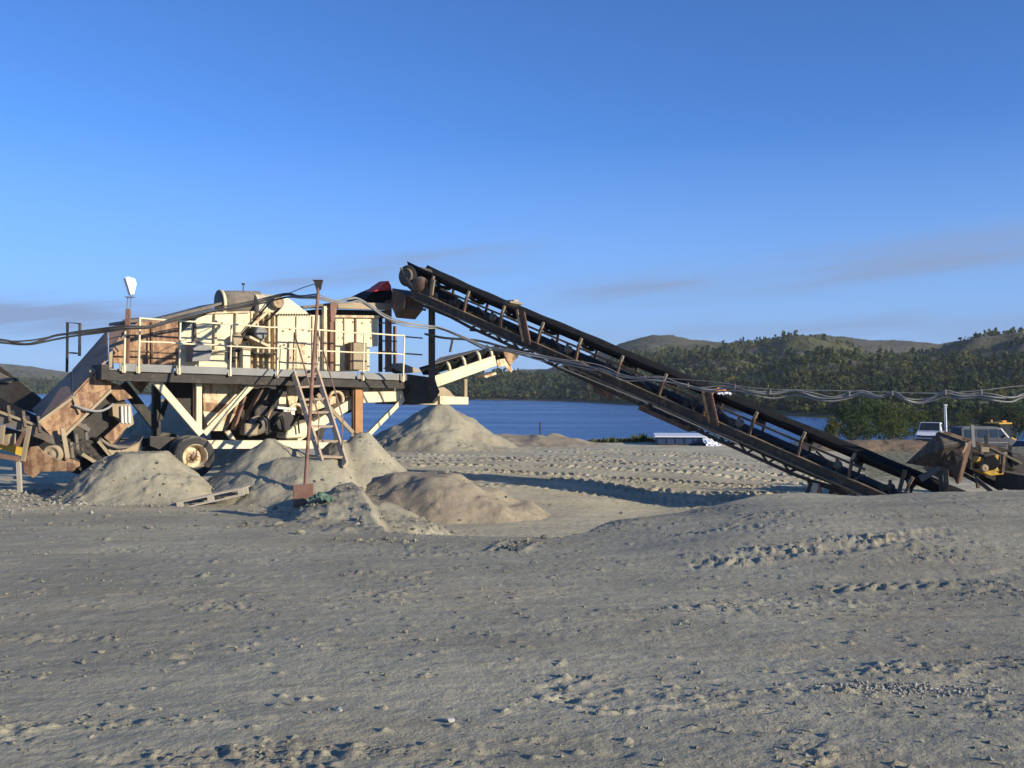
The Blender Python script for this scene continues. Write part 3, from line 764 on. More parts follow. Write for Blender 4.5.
shr = [(592, .20, .5, 0), (600, .14, .4, 1), (607, .22, .6, 0), (614, .28, .5, 2), (621, .18, .5, 0), (628, .24, .7, 1), (636, .42, .6, 0), (643, .50, .5, 2), (649, .28, .6, 0), (654, .20, .5, 1), (689, .55, .8, 0), (699, .9, 1.0, 2), (709, .7, .9, 0)]
TT = [(0.13, 0.145, 0.045), (0.19, 0.16, 0.06), (0.10, 0.13, 0.04)]
ORD = ['first', 'second', 'third', 'fourth', 'fifth', 'sixth', 'seventh', 'eighth', 'ninth', 'last']
for i, (px, h, w, c) in enumerate(shr):
    dd = 43.2 + (i % 3) * 0.4 + (2.5 if px > 680 else 0); X0 = (px - 512) / FPX * dd
    words = ['short green', 'dry yellowish', 'darker leafy'][c]
    lab = ('%s shrub on the terrace rim, %s of the ten left of the white-topped container' % (words, ORD[i])) if i < 10 else ['green shrub behind the middle of the white-topped container', 'tallest leafy shrub behind the white-topped container', 'green shrub behind the right end of the white-topped container'][i - 10]
    tuft('shrub', (X0, dd, gz(X0, dd)), h * (0.75 if i < 10 else 1) + 0.08, w * 0.8, TT[c], lab, 600 + i, 46)
# ================================================================== THE CRUSHER
O0 = at(112, 384, 22.0)
CF = Frame((O0.x, O0.y, 0.0), R(38), R(1.5))
zd = CF.on(264, 369, 0.0).z                       # height of the walkway
def cpoly(pts, v): return [CF.on(px, py, v) for px, py in pts]
def cu(px, v=0.0, py=370): return CF.on(px, py, v).x
crusher = CF.empty('crushing_plant')
tag(crusher, 'cream crushing plant on a wheeled chassis with rails and walkway, left half of the view', 'crusher')

def cplate(name, pts, v, depth, mat, parent=crusher):
    mb = MB(); mb.prism(cpoly(pts, v), (0, depth, 0)); return mb.build(name, M[mat], parent, bevel=0.008)
def cbar(name, a, va, b, vb, w, h, mat, parent=crusher):
    mb = MB(); mb.bar(CF.on(a[0], a[1], va), CF.on(b[0], b[1], vb), h, w, (0, 1, 0.001)); return mb.build(name, M[mat], parent, bevel=0.006)

uL, uR = cu(110), cu(408)
# walkway: grating planks, toe boards, dark edge channel, brackets
mb = MB()
nb = 26
for i in range(nb):
    a = uL + (uR - uL) * i / nb; b = uL + (uR - uL) * (i + 1) / nb - 0.02
    pl = MB(); pl.box(((a + b) / 2, 0.53, zd - 0.13), (b - a, 0.96, 0.03)); pl.build('deck_plank', M['galv'], crusher)
for a, b in ((119, 174), (175.5, 227), (228.5, 273), (274.5, 355), (357, 399), (400, 408)):
    mb = MB(); ua, ub = cu(a), cu(b); mb.box(((ua + ub) / 2, -0.012, zd - 0.08), (ub - ua - 0.01, 0.022, 0.17)); mb.build('toe_board', M['galv'], crusher)
mb = MB(); mb.channel((uL - 0.05, 0.06, zd - 0.27), (uR, 0.06, zd - 0.27), 0.09, 0.22, 0.018, -1); mb.build('edge_channel', M['dark'], crusher)
mb = MB(); mb.channel((uL - 0.05, 0.98, zd - 0.27), (uR, 0.98, zd - 0.27), 0.09, 0.22, 0.018, 1); mb.build('edge_channel', M['dark'], crusher)
mb = MB(); mb.box((uL - 0.10, 0.4, zd - 0.20), (0.16, 0.75, 0.34)); mb.build('end_box', M['dark'], crusher, bevel=0.01)
for px in (118, 150, 182, 214, 246, 278, 310, 342, 374, 402):
    mb = MB(); uu = cu(px); mb.box((uu, 0.52, zd - 0.22), (0.07, 0.86, 0.10)); mb.build('cross_beam', M['dark'], crusher)
# handrail
HR = 1.03
posts = [124, 138.5, 179, 230, 277, 318, 363, 403]
def rtube(name, pts, r=0.02, mat='cream_clean', parent=crusher, n=8):
    mb = MB(); mb.tube(pts, r, n); return mb.build(name, M[mat], parent)
for px in posts:
    uu = cu(px, 0.0, 350); h = 0.72 if px == 124 else HR
    o = rtube('rail_post', [(uu, -0.045, zd - 0.20), (uu, -0.045, zd + h)], 0.023)
    mb = MB(); mb.box((uu, -0.034, zd - 0.12), (0.09, 0.012, 0.15)); mb.build('clamp', M['cream_dirty'], o)
u0, u1, u2 = cu(138.5, 0, 350), cu(403, 0, 350), cu(424, 0.0, 350)
sagp = [(u0, -0.045, zd + HR)]
for px in posts[2:]: sagp.append((cu(px, 0, 350) - 0.25, -0.045, zd + HR - random.uniform(0.0, 0.03))); sagp.append((cu(px, 0, 350), -0.045, zd + HR))
rtube('top_rail', sagp, 0.022)
mid = [(p[0], p[1], zd + 0.52 + random.uniform(-0.015, 0.015)) for p in sagp]
rtube('mid_rail', mid, 0.02)
rtube('end_rail', [(u0, -0.045, zd + HR), (u0 - 0.05, 0.5, zd + HR), (u0 - 0.05, 1.0, zd + HR)], 0.02)
for h in (1.0, 0.55): rtube('end_rail', [(u1, -0.045, zd + h), (u2, 0.1, zd + h)], 0.02, 'rust_red')

# rusty feed end wall
cplate('feed_wall', [(112, 349), (127, 331), (138, 322), (178, 319), (179, 366), (112, 363)], 1.02, 0.05, 'rust')
for px, y0, y1 in ((152, 322, 364),):
    cplate('stiffener', [(px - 1, y0), (px + 1, y0), (px + 1, y1), (px - 1, y1)], 0.97, 0.045, 'rust_dark')
cplate('stiffener', [(128, 350), (178, 352.5), (178, 354), (128, 351.5)], 0.985, 0.03, 'rust_dark')
# feed box of the screen: cream plates with ribs
cplate('screen_box', [(179, 367), (179, 335), (198, 318), (212, 313), (250, 312), (250, 369)], 1.0, 1.75, 'cream')
for px, y0, y1 in ((195.5, 321, 352), (237, 313, 350), (216, 314, 350)):
    cplate('rib', [(px - 1, y0), (px + 1, y0), (px + 1.6, y1), (px - 1.6, y1)], 0.90, 0.095, 'cream_dirty' if px != 195.5 else 'rust_dark')  # leftmost rib coloured dark to give the wedge of shadow a rib throws
cplate('flange', [(178, 348.5), (250, 351.5), (250, 353), (178, 350)], 0.93, 0.068, 'cream')
cplate('flange', [(205, 312), (250, 311), (250, 312.8), (205, 314)], 0.93, 0.35, 'cream_dirty')
for px in range(184, 248, 9):
    q = CF.on(px, 344, 0.985); mb = MB(); mb.cyl(q, q + Vector((0, -0.02, 0)), 0.022, 8); mb.build('bolt', M['rust_dark'], crusher)
# sloping slab on top of the feed end
cplate('top_plate', [(128, 320), (160, 318), (200, 308), (222, 302), (222, 304.5), (200, 311.5), (160, 321), (128, 323)], 1.1, 1.5, 'plate_grey')
# vibrator drum and hood
c0, c1 = CF.on(219, 303, 1.55), CF.on(258, 303, 1.55)
mb = MB(); mb.lathe(c0, c1 - c0, [(0.0, 0), (0.27, 0.0), (0.31, 0.04), (0.31, (c1 - c0).length), (0.0, (c1 - c0).length)], 28); drum = mb.build('vibrator_drum', M['plate_grey'], crusher)
mb = MB(); mb.lathe(c0, c1 - c0, [(0.312, 0.0), (0.335, 0.0), (0.335, 0.07), (0.312, 0.07)], 28); mb.build('rim', M['cream'], drum)
q = CF.on(243, 297, 1.5); mb = MB(); mb.tube([q, q + Vector((0, 0, 0.32))], 0.012, 6); mb.box(q + Vector((0, 0, 0.33)), (0.06, 0.06, 0.05)); mb.build('breather_pipe', M['dark'], drum)
hc0 = CF.on(256, 311, 1.2); hl = cu(289, 1.2) - cu(256, 1.2)
mb = MB(); arc = [(hc0.x, 1.0 + 0.5 - 0.5 * math.cos(a), hc0.z - 0.02 + 0.50 * math.sin(a)) for a in [k * math.pi / 12 for k in range(13)]]
mb.prism(arc, (hl * 0.75, 0, 0)); mb.build('drum_hood', M['cream'], crusher)
# crushing chamber: dark recess with ribs
cplate('chamber_wall', [(250.5, 311), (276.5, 311), (276.5, 369), (250.5, 369)], 1.16, 1.36, 'cream_dirty')
for px in (252, 258, 263.5, 269.5, 275):
    cplate('chamber_rib', [(px - 1, 312), (px + 1, 312), (px + 1, 369), (px - 1, 369)], 1.02, 0.2, 'cream_dirty' if px != 263.5 else 'tan')
cplate('chamber_shelf', [(248, 352), (277, 353), (277, 355), (248, 354)], 0.75, 0.5, 'dark')
# drive motor with fan cover, belt and pulley
mc = CF.on(262, 333, 0.42)
mb = MB(); mb.lathe(mc, (0, 1, 0), [(0.0, 0.10), (0.15, 0.10), (0.165, 0.14), (0.165, 0.56), (0.13, 0.60), (0.0, 0.60)], 24)
for k in range(10):
    a = k * math.pi / 5; mb.bar(mc + Vector((math.cos(a) * 0.17, 0.16, math.sin(a) * 0.17)), mc + Vector((math.cos(a) * 0.17, 0.54, math.sin(a) * 0.17)), 0.014, 0.03)
motor = mb.build('motor', M['dark'], crusher)
mb = MB(); mb.lathe(mc, (0, 1, 0), [(0.0, 0.0), (0.05, 0.0), (0.055, 0.012), (0.10, 0.012), (0.105, 0.0), (0.14, 0.01), (0.155, 0.04), (0.155, 0.11)], 24); mb.build('fan_cover', M['galv'], motor)
mb = MB(); mb.bar(mc + Vector((-0.28, 0.3, -0.10)), mc + Vector((0.22, 0.3, -0.30)), 0.42, 0.06); mb.build('motor_base', M['cream_dirty'], motor)
pc = CF.on(279, 302, 0.80)
mb = MB(); mb.lathe(pc, (0, 1, 0), [(0.0, 0.02), (0.04, 0.0), (0.05, 0.03), (0.10, 0.04), (0.115, 0.0), (0.15, 0.0), (0.15, 0.13), (0.0, 0.13)], 24); mb.build('pulley', M['tan'], crusher)
mp = CF.on(246, 337, 0.80)
mb = MB(); mb.lathe(mp, (0, 1, 0), [(0.0, 0.0), (0.08, 0.0), (0.095, 0.01), (0.095, 0.13), (0.0, 0.13)], 20); mb.build('pulley', M['dark'], crusher)
mb = MB()
for s_ in (-1, 1):
    dv = (pc - mp).normalized(); nn = Vector((-dv.z, 0, dv.x)) * s_
    mb.bar(mp + nn * 0.10 + Vector((0, .07, 0)), pc + nn * 0.15 + Vector((0, .07, 0)), 0.10, 0.022)
mb.build('drive_belt', M['rubber'], crusher)
mb = MB(); a_, b_ = mp + Vector((0.02, 0.2, 0.1)), pc + Vector((-0.05, 0.2, -0.1)); mb.bar(a_, b_, 0.02, 0.07); mb.build('belt_guard', M['cream_dirty'], crusher)
cplate('pedestal', [(243, 350), (250.5, 350.5), (250.5, 369), (243, 368)], 0.55, 0.35, 'cream')
cplate('pedestal_cap', [(242, 347.5), (251.5, 348), (251.5, 350), (242, 349.5)], 0.52, 0.42, 'tan')
for px in (236.5, 240): cplate('strut', [(px - .8, 352), (px + .8, 352), (px + .8, 368), (px - .8, 368)], 0.72, 0.05, 'cream_dirty')
cplate('valve_block', [(233, 336), (240, 332), (243, 338), (241, 344), (234, 345)], 0.70, 0.25, 'tan')
cplate('gear_case', [(233, 346), (241, 345), (243, 356), (236, 362), (232, 358)], 0.74, 0.3, 'dark')
# control cabinet on the walkway with creased front
mb = MB(); pz = [CF.on(x_, y_, 0.45) for x_, y_ in ((192.5, 341.5), (210, 342.5), (212, 351), (209.5, 361), (192, 361.5), (193.5, 351))]
mb.prism(pz, (0, 0.42, 0)); cab = mb.build('cabinet', M['galv'], crusher, bevel=0.01)
cplate('cabinet_seam', [(193, 350.2), (212.2, 350.6), (212.2, 351.6), (193, 351.2)], 0.443, 0.012, 'dark', cab)
# main cream house with hipped cap
house = cplate('crusher_house', [(277.5, 370), (277.5, 315), (322, 315), (322, 371)], 0.95, 1.9, 'cream')
mb = MB(); q = cpoly([(275, 314.6), (281, 299), (287, 297), (307, 312), (309, 314.6)], 0.93); mb.prism(q, (0, 1.95, 0)); mb.build('house_cap', M['cream'], crusher, bevel=0.008)
for k in range(13):
    px = 279 + k * 2.6; cplate('tooth', [(px - 0.8, 313.6), (px + 0.8, 313.6), (px, 316.6)], 0.905, 0.022, 'dark', house)
for px in (297, 313): cplate('rib', [(px - .7, 316), (px + .7, 316), (px + .7, 370), (px - .7, 370)], 0.90, 0.048, 'cream_dirty', house)
for px, py in ((283, 331), (290, 329), (303, 330), (309, 331), (284, 345), (304, 345), (290, 358), (309, 357)):
    q = CF.on(px, py, 0.945); mb = MB(); mb.cyl(q, q + Vector((0, -0.02, 0)), 0.028, 8); mb.build('bolt', M['rust'], house)
cplate('house_door', [(288.5, 341), (307, 342), (307, 369), (288.5, 368.5)], 0.925, 0.022, 'cream_dirty', house)
# rusty columns and right-hand box
for px, w, mt in ((325.5, 1.6, 'cream_dirty'), (332, 1.7, 'rust_red')):
    cplate('column', [(px - w, 306), (px + w, 306), (px + w, 371), (px - w, 371)], 0.80, 0.14, mt)
cplate('column_plate', [(330, 300), (339, 300), (334.5, 322), (331, 322)], 0.78, 0.018, 'rust_red')
box2 = cplate('bin', [(335.5, 317), (378, 317), (378, 346), (369.5, 347), (369.5, 371), (335.5, 371)], 1.0, 1.6, 'cream')
cplate('bin_lip', [(334, 315), (380, 315.5), (380, 318), (334, 317.5)], 0.90, 1.75, 'cream_dirty')
for px, y1 in ((356, 344), (345, 370)): cplate('rib', [(px - 0.8, 318), (px + 0.8, 318), (px + 0.8, y1), (px - 0.8, y1)], 0.95, 0.048, 'rust_red' if px == 356 else 'cream_dirty', box2)
for px, py in ((343, 322), (353, 322), (362, 323), (371, 322), (343, 338), (371, 338)):
    q = CF.on(px, py, 0.995); mb = MB(); mb.cyl(q, q + Vector((0, -0.02, 0)), 0.026, 8); mb.build('bolt', M['rust'], box2)
cplate('panel_box', [(353.5, 342), (367, 343), (367, 370), (353.5, 369.5)], 0.62, 0.3, 'tan')
cplate('panel_side', [(350.5, 343), (353.2, 343), (353.2, 370), (350, 370)], 0.66, 0.25, 'rust_dark')
cplate('roof_beam', [(338, 301.5), (392, 303.5), (392, 310), (338, 308.5)], 0.82, 0.16, 'tan')
cplate('roof_sheet', [(303, 306), (338, 302), (392, 303), (392, 305), (338, 304.5), (303, 308.5)], 1.0, 1.7, 'plate_grey')
cplate('back_sheet', [(318, 309), (388, 310.5), (388, 318), (318, 317)], 1.5, 0.8, 'dark')
for px, v, w, y0, mt in ((389.5, 0.86, 2.4, 300, 'rust_red'), (381.5, 1.5, 1.2, 312, 'dark'), (396, 1.6, 0.9, 326, 'rust_red')):
    cplate('portal_column', [(px - w, y0), (px + w, y0), (px + w, 372), (px - w, 372)], v, 0.12, mt)
for y in (322, 340, 351): cplate('portal_strap', [(379, y), (397, y + .6), (397, y + 2), (379, y + 1.4)], 1.2, 0.04, 'rust_red')
# discharge throat, rubber curtain and the red sheet on it
cplate('rubber_curtain', [(361, 303), (371, 294), (380, 289.5), (391, 285), (394, 303)], 1.2, 1.1, 'rubber')
mb = MB(); q = cpoly([(374, 291.5), (381, 286.5), (388, 280.5), (391, 284), (392, 290), (384, 290.5)], 0.78)
q = [p_ + Vector((0, random.uniform(-0.06, 0.06), 0)) for p_ in q]; mb.prism(q, (0, 0.5, 0.02)); mb.build('red_sheet', M['red'], crusher, bevel=0.02)

# ---- below the walkway
cplate('lower_hopper', [(203, 380), (241, 381), (241, 404), (226, 431), (209, 431), (203, 412)], 0.85, 1.3, 'cream_dirty')
cplate('hopper_band', [(203, 402), (240, 405), (235, 414), (204, 411)], 0.83, 0.018, 'rust')
cplate('side_plate', [(163, 380), (195, 381), (195, 426), (184, 419)], 1.25, 0.06, 'dark')
cbar('brace', (152, 377), 0.3, (201, 434), 0.3, 0.10, 0.17, 'cream')
cbar('brace', (253, 383), 0.3, (204, 434), 0.3, 0.10, 0.14, 'cream')
cplate('post', [(196.5, 380), (202, 380), (202, 433), (196.5, 433)], 0.32, 0.12, 'cream')
cplate('post', [(193.5, 380), (196.2, 380), (196.2, 428), (193.5, 428)], 0.40, 0.1, 'rust_dark')
cbar('brace', (232, 395), 1.2, (204, 428), 1.2, 0.07, 0.07, 'rust_red')
cplate('under_strip', [(113, 377.5), (150, 378.5), (152, 381), (113, 380)], 0.25, 0.1, 'cream')
cplate('under_strip', [(160, 379.5), (196, 380.6), (196, 382.4), (160, 381.4)], 0.25, 0.1, 'cream')
cplate('rear_post', [(153.5, 384), (161, 384), (161, 436), (153.5, 436)], 1.85, 0.16, 'dark')  # shade under the deck put into this column's dark colour
cbar('rear_brace', (122, 384), 1.85, (157, 428), 1.85, 0.12, 0.22, 'dark')
cbar('rear_brace', (172, 384), 1.85, (160, 420), 1.85, 0.08, 0.10, 'dark')
cplate('gusset', [(130, 381), (150, 381), (141, 394)], 1.5, 0.03, 'rust')
# slanted dark drive guards under the chamber
for a, b, w, mt in (((262, 388), (240, 428), 0.05, 'rust_dark'), ((268, 388), (250, 428), 0.09, 'dark'), ((281, 388), (262, 425), 0.10, 'dark'), ((276, 396), (266, 418), 0.04, 'cream_dirty'), ((244, 396), (233, 430), 0.06, 'rust_red')):
    cbar('slanted_strut', a, 0.55, b, 0.55, 0.22, w, mt)
cplate('cream_panel', [(285, 386), (300, 386), (296, 409), (290, 409)], 0.9, 0.3, 'cream_dirty')
cplate('hanger', [(278, 384), (287, 384), (287, 412), (278, 412)], 0.55, 0.12, 'dark')
cplate('hanger_plate', [(279, 397), (286, 397), (286, 404), (279, 404)], 0.53, 0.018, 'cream')
cplate('rear_panel', [(205, 384), (338, 387), (322, 441), (212, 441)], 2.15, 0.05, 'dark')
# engine block below
ec = CF.on(272, 421, 0.55)
mb = MB(); mb.box(ec + Vector((0, 0.3, 0)), (0.95, 0.6, 0.55)); mb.box(ec + Vector((-0.35, 0.0, 0.12)), (0.35, 0.3, 0.5)); mb.cyl(ec + Vector((0.25, -0.25, 0.0)), ec + Vector((0.25, 0.3, 0.0)), 0.24, 18); mb.box(ec + Vector((0.1, 0.2, 0.36)), (0.5, 0.35, 0.22))
engine = mb.build('engine', M['dark'], crusher, bevel=0.02)
mb = MB(); mb.lathe(ec + Vector((-0.45, -0.22, -0.10)), (0, 1, 0), [(0.10, 0.0), (0.22, 0.0), (0.24, 0.05), (0.24, 0.2), (0.10, 0.2)], 20); mb.build('flywheel', M['plate_grey'], engine)
mb = MB(); mb.bar(ec + Vector((0.05, -0.12, 0.34)), ec + Vector((0.55, -0.12, 0.30)), 0.16, 0.06); mb.box(ec + Vector((0.28, -0.12, 0.24)), (0.10, 0.1, 0.14)); mb.box(ec + Vector((0.48, -0.12, 0.23)), (0.10, 0.1, 0.14)); mb.build('bearing_block', M['white_dirty'], engine)
mb = MB()
for k in range(3): mb.tube(spline([ec + Vector((-0.6 + k * 0.5, -0.3, -0.1)), ec + Vector((-0.45 + k * 0.5, -0.36, 0.12)), ec + Vector((-0.25 + k * 0.4, -0.32, 0.05)), ec + Vector((-0.2 + k * 0.4, -0.3, -0.3))], 5), 0.022, 6)
mb.build('hydraulic_hose', M['rubber'], engine)
mb = MB(); mb.box(ec + Vector((-0.62, -0.05, -0.2)), (0.35, 0.35, 0.3)); mb.build('oil_tank', M['tan'], engine, bevel=0.03)
# curved cream covers
mb = MB(); tc = CF.on(300, 432, 0.35); arc = [Vector((-0.38, 0, -0.16)), Vector((-0.34, 0, 0.04)), Vector((-0.18, 0, 0.15)), Vector((0.05, 0, 0.22)), Vector((0.36, 0, 0.30)), Vector((0.40, 0, -0.02)), Vector((0.10, 0, -0.14))]
mb.prism([tc + a for a in arc], (0, 0.6, 0)); mb.build('cover', M['cream'], crusher, bevel=0.03)
for px, py in ((296, 412), (336, 399)):
    q = CF.on(px, py, 0.4); mb = MB(); mb.tube([q + Vector((0.2 * math.cos(a), 0, 0.2 * math.sin(a))) for a in [k * math.pi / 8 for k in range(-1, 9)]], 0.045, 8); mb.build('hoop', M['cream_dirty'], crusher)
mb = MB(); mb.bar(CF.on(352, 400, 0.75), CF.on(292, 437, 0.75), 0.55, 0.24); mb.build('chute', M['cream'], crusher, bevel=0.01)
mb = MB(); mb.bar(CF.on(345, 394, 1.1), CF.on(300, 410, 1.1), 0.5, 0.22); mb.build('chute', M['cream_dirty'], crusher, bevel=0.01)
cplate('inner_plate', [(300, 386), (352, 386), (352, 412), (322, 420), (300, 404)], 1.5, 0.05, 'dark')
# chassis
mb = MB(); mb.channel(CF.on(207, 444.5, 0.42), CF.on(352, 444.5, 0.42), 0.12, 0.20, 0.02, -1); mb.build('chassis_beam', M['cream'], crusher)
ca, cb = CF.on(120, 442, 1.9), CF.on(352, 444, 1.9)
mb = MB(); mb.channel(ca, cb, 0.12, 0.20, 0.02, 1); mb.build('chassis_beam', M['dark'], crusher)
mb = MB(); mb.channel(CF.on(150, 440, 0.9), CF.on(207, 442, 0.9), 0.12, 0.18, 0.02, -1); mb.build('chassis_beam', M['dark'], crusher)
cplate('leaf_spring', [(150, 436), (182, 438), (182, 449), (166, 452), (150, 446)], 0.7, 0.1, 'dark')
cplate('chassis_bracket', [(225, 432), (230, 430), (236, 440), (231, 440)], 0.4, 0.1, 'cream_dirty')
cplate('orange_post', [(355.5, 379), (363, 379), (363, 434), (355.5, 434)], 0.25, 0.16, 'rust_orange')
cplate('orange_post_web', [(353.2, 380), (355.3, 380), (355.3, 432), (353.2, 432)], 0.30, 0.1, 'rust_dark')
cbar('brace', (317, 394), 0.3, (353, 433), 0.3, 0.08, 0.10, 'tan')
cbar('brace', (402, 400), 0.3, (365, 438), 0.3, 0.09, 0.12, 'cream')
cplate('end_beam', [(363.3, 392), (403, 391), (405, 401), (363.3, 403)], 0.32, 0.12, 'cream')
cplate('end_bracket', [(372, 389), (388, 382), (403, 379), (406, 391), (372, 391.5)], 0.5, 0.2, 'cream_dirty')
cplate('under_strip', [(364, 380.5), (372, 380.5), (372, 383), (364, 383)], 0.25, 0.1, 'cream')
cplate('discharge_box', [(408, 374), (434, 378), (440, 392), (432, 403), (411, 405)], 0.15, 1.9, 'dark')
cplate('discharge_lid', [(392, 368), (402, 363), (418, 369), (422, 372), (404, 373.5)], 1.05, 0.5, 'tan')

# wheels: two tyres side by side at each end of the axle
wc = CF.on(195, 457, 0.02)
def wheel(v0, face, mirror=1):
    c = Vector((wc.x, v0, wc.z)); RT = 0.49
    root = bpy.data.objects.new('wheel', None); col.objects.link(root); root.parent = crusher; root.location = c
    mb = MB(); w = 0.27
    prof = [(0.285, 0.015), (0.33, 0.0), (0.40, 0.0), (0.455, 0.02), (0.485, 0.05), (0.49, 0.075), (0.478, 0.08), (0.478, 0.095), (0.49, 0.10), (0.49, 0.13), (0.478, 0.133), (0.478, 0.15), (0.49, 0.155), (0.49, 0.195), (0.455, w - 0.02), (0.40, w), (0.33, w), (0.285, w - 0.015), (0.285, 0.015)]
    mb.lathe((0, 0, 0), (0, 1, 0), prof, 40); mb.build('tyre', M['tyre'], root)
    mb = MB(); mb.lathe((0, 0, 0), (0, 1, 0), [(0.287, 0.01), (0.30, 0.0), (0.275, 0.02), (0.262, 0.05), (0.255, 0.19), (0.20, 0.20), (0.13, 0.17), (0.125, 0.11), (0.0, 0.10)], 32)
    rim = mb.build('rim', M['cream_dirty'], root)
    mb = MB(); mb.lathe((0, 0, 0), (0, 1, 0), [(0.0, 0.02), (0.06, 0.02), (0.075, 0.035), (0.085, 0.09)], 18)
    for k in range(8):
        a = k * math.pi / 4; p_ = Vector((0.105 * math.cos(a), 0.075, 0.105 * math.sin(a))); mb.cyl(p_, p_ + Vector((0, 0.03, 0)), 0.014, 6)
    mb.build('hub', M['rust'], rim)
for v0 in (0.0, 0.31, 1.75, 2.06): wheel(v0, 1)
mb = MB(); mb.cyl((wc.x, 0.2, wc.z), (wc.x, 2.2, wc.z), 0.07, 12); mb.build('axle', M['dark'], crusher)

# ================================================================== FLOODLIGHT ON ITS MAST
q = CF.on(126.5, 364, 0.12); base = CF.M @ q
fl = empty('floodlight', base)
loc = lambda px, py: at(px, py, base.y) - base
mb = MB(); mb.bar((0, 0, 0), loc(128.3, 309), 0.09, 0.09); mb.build('mast', M['rust_red'], fl)
mb = MB()
for dx in (-1.6, 1.6): mb.tube([loc(128.5 + dx, 311), loc(129.5 + dx, 297)], 0.012, 6)
mb.box(loc(130, 297), (0.20, 0.12, 0.02)); mb.build('bracket', M['galv'], fl)
cx = loc(130.5, 286.5); RZ = Matrix.Rotation(R(24), 3, 'Z')
def lampp(px, py, v): p_ = (loc(px, py) - cx); return cx + RZ @ Vector((p_.x * 0.92, v, p_.z * 0.95))
hs = [(124.5, 277.5), (128, 276.5), (135, 278.5), (136.5, 284), (134, 295), (130, 296)]
mb = MB(); mb.prism([lampp(a_, b_, -0.11) for a_, b_ in hs], lampp(0, 0, 0.11) - lampp(0, 0, -0.11)); hd = mb.build('lamp_housing', M['white'], fl, bevel=0.012)
mb = MB(); q = [lampp(124.2, 278.6, -0.10), lampp(129.4, 295.4, -0.10), lampp(129.4, 295.4, 0.10), lampp(124.2, 278.6, 0.10)]
mb.prism(q, RZ @ Vector((-0.018, 0, -0.004))); mb.build('lens', M['lamp_glass'], hd)
tag(fl, 'white floodlight on a rusty mast at the left end of the walkway', 'floodlight')

# ================================================================== ACCESS LADDER
lt = CF.M @ CF.on(305, 372, -0.06); DT = lt.y; DB = meet(333, 466).y
lad = empty('ladder', at(333, 462, DB)); lb = lad.location.copy()
Lp = lambda px, py, f: at(px, py, DB + (DT - DB) * f) - lb
for (x0, y0, x1, y1) in ((322, 464, 293, 371), (346, 465, 316, 369)):
    mb = MB(); mb.bar(Lp(x0, y0, 0), Lp(x1, y1, 1), 0.12, 0.065, (0, 1, 0.2)); mb.build('stringer', M['ladder'], lad)
bl, tl, br_, tr3 = Lp(322, 464, 0), Lp(293, 371, 1), Lp(346, 465, 0), Lp(316, 369, 1)
for i in range(7):
    f = 0.07 + 0.145 * i
    mb = MB(); mb.bar(bl.lerp(tl, f), br_.lerp(tr3, f), 0.20, 0.05); mb.build('tread', M['ladder'], lad)
for lo_, hi_ in ((bl, tl), (br_, tr3)):
    upv = Vector((0.02, 0.05, 0.95)); p_lo, p_hi = lo_.lerp(hi_, 0.12), lo_.lerp(hi_, 1.0)
    mb = MB(); mb.tube([p_hi, p_hi + upv, p_lo + upv * 0.75, p_lo], 0.018, 7); mb.build('handrail', M['rust_red'], lad)
tag(lad, 'rusty steel ladder with handrails leaning from the sand up to the walkway', 'ladder')

# ================================================================== LEANING CABLE POLE
pb = meet(303.5, 496)
pole = empty('cable_pole', pb); pt = at(318.5, 286, pb.y + 1.0) - pb
mb = MB(); mb.tube([Vector((0, 0, -0.3)), pt * 0.5 + Vector((0.01, 0, 0)), pt], [0.040, 0.036, 0.032], 10); mb.build('pole', M['rust_red'], pole)
mb = MB(); mb.prism([pt + Vector((-0.09, -0.04, 0.10)), pt + Vector((0.08, -0.04, 0.10)), pt + Vector((0.04, -0.04, -0.08)), pt + Vector((-0.04, -0.04, -0.08))], (0, 0.1, 0)); mb.box(pt + Vector((-0.01, 0, 0.115)), (0.20, 0.12, 0.02)); mb.build('insulator_bracket', M['dark'], pole)
tag(pole, 'leaning rusty pole carrying the cables in front of the crusher', 'pole')
# its square foot plate
mb = MB(); mb.box((0, 0, 0), (0.36, 0.05, 0.40)); fp = mb.build('foot_plate', M['rust_red'], None, bevel=0.01)
fp.location = meet(303.5, 505) + Vector((0, 0, 0.17)); fp.rotation_euler = (R(-14), R(-3), R(8)); fp.parent = None
fp.parent = pole; fp.location = fp.location - pb
# crumpled green sheet beside it
g_ = np.random.default_rng(9); gx, gy = np.meshgrid(np.linspace(-.22, .22, 14), np.linspace(-.16, .16, 12))
gzv = 0.14 * np.exp(-(gx ** 2 + gy ** 2) / 0.03) + 0.07 * g_.uniform(0, 1, gx.shape)
o = np_mesh('crumpled_sheet', np.stack([gx, gy, gzv], -1).reshape(-1, 3), grid_faces(*gx.shape), M['green_sheet'], False)
so = o.modifiers.new('thick', 'SOLIDIFY'); so.thickness = 0.012
gp = meet(321, 504); o.location = (gp.x, gp.y, gp.z + 0.02)
tag(o, 'crumpled green sheet on the sand beside the foot of the leaning pole', 'sheet')

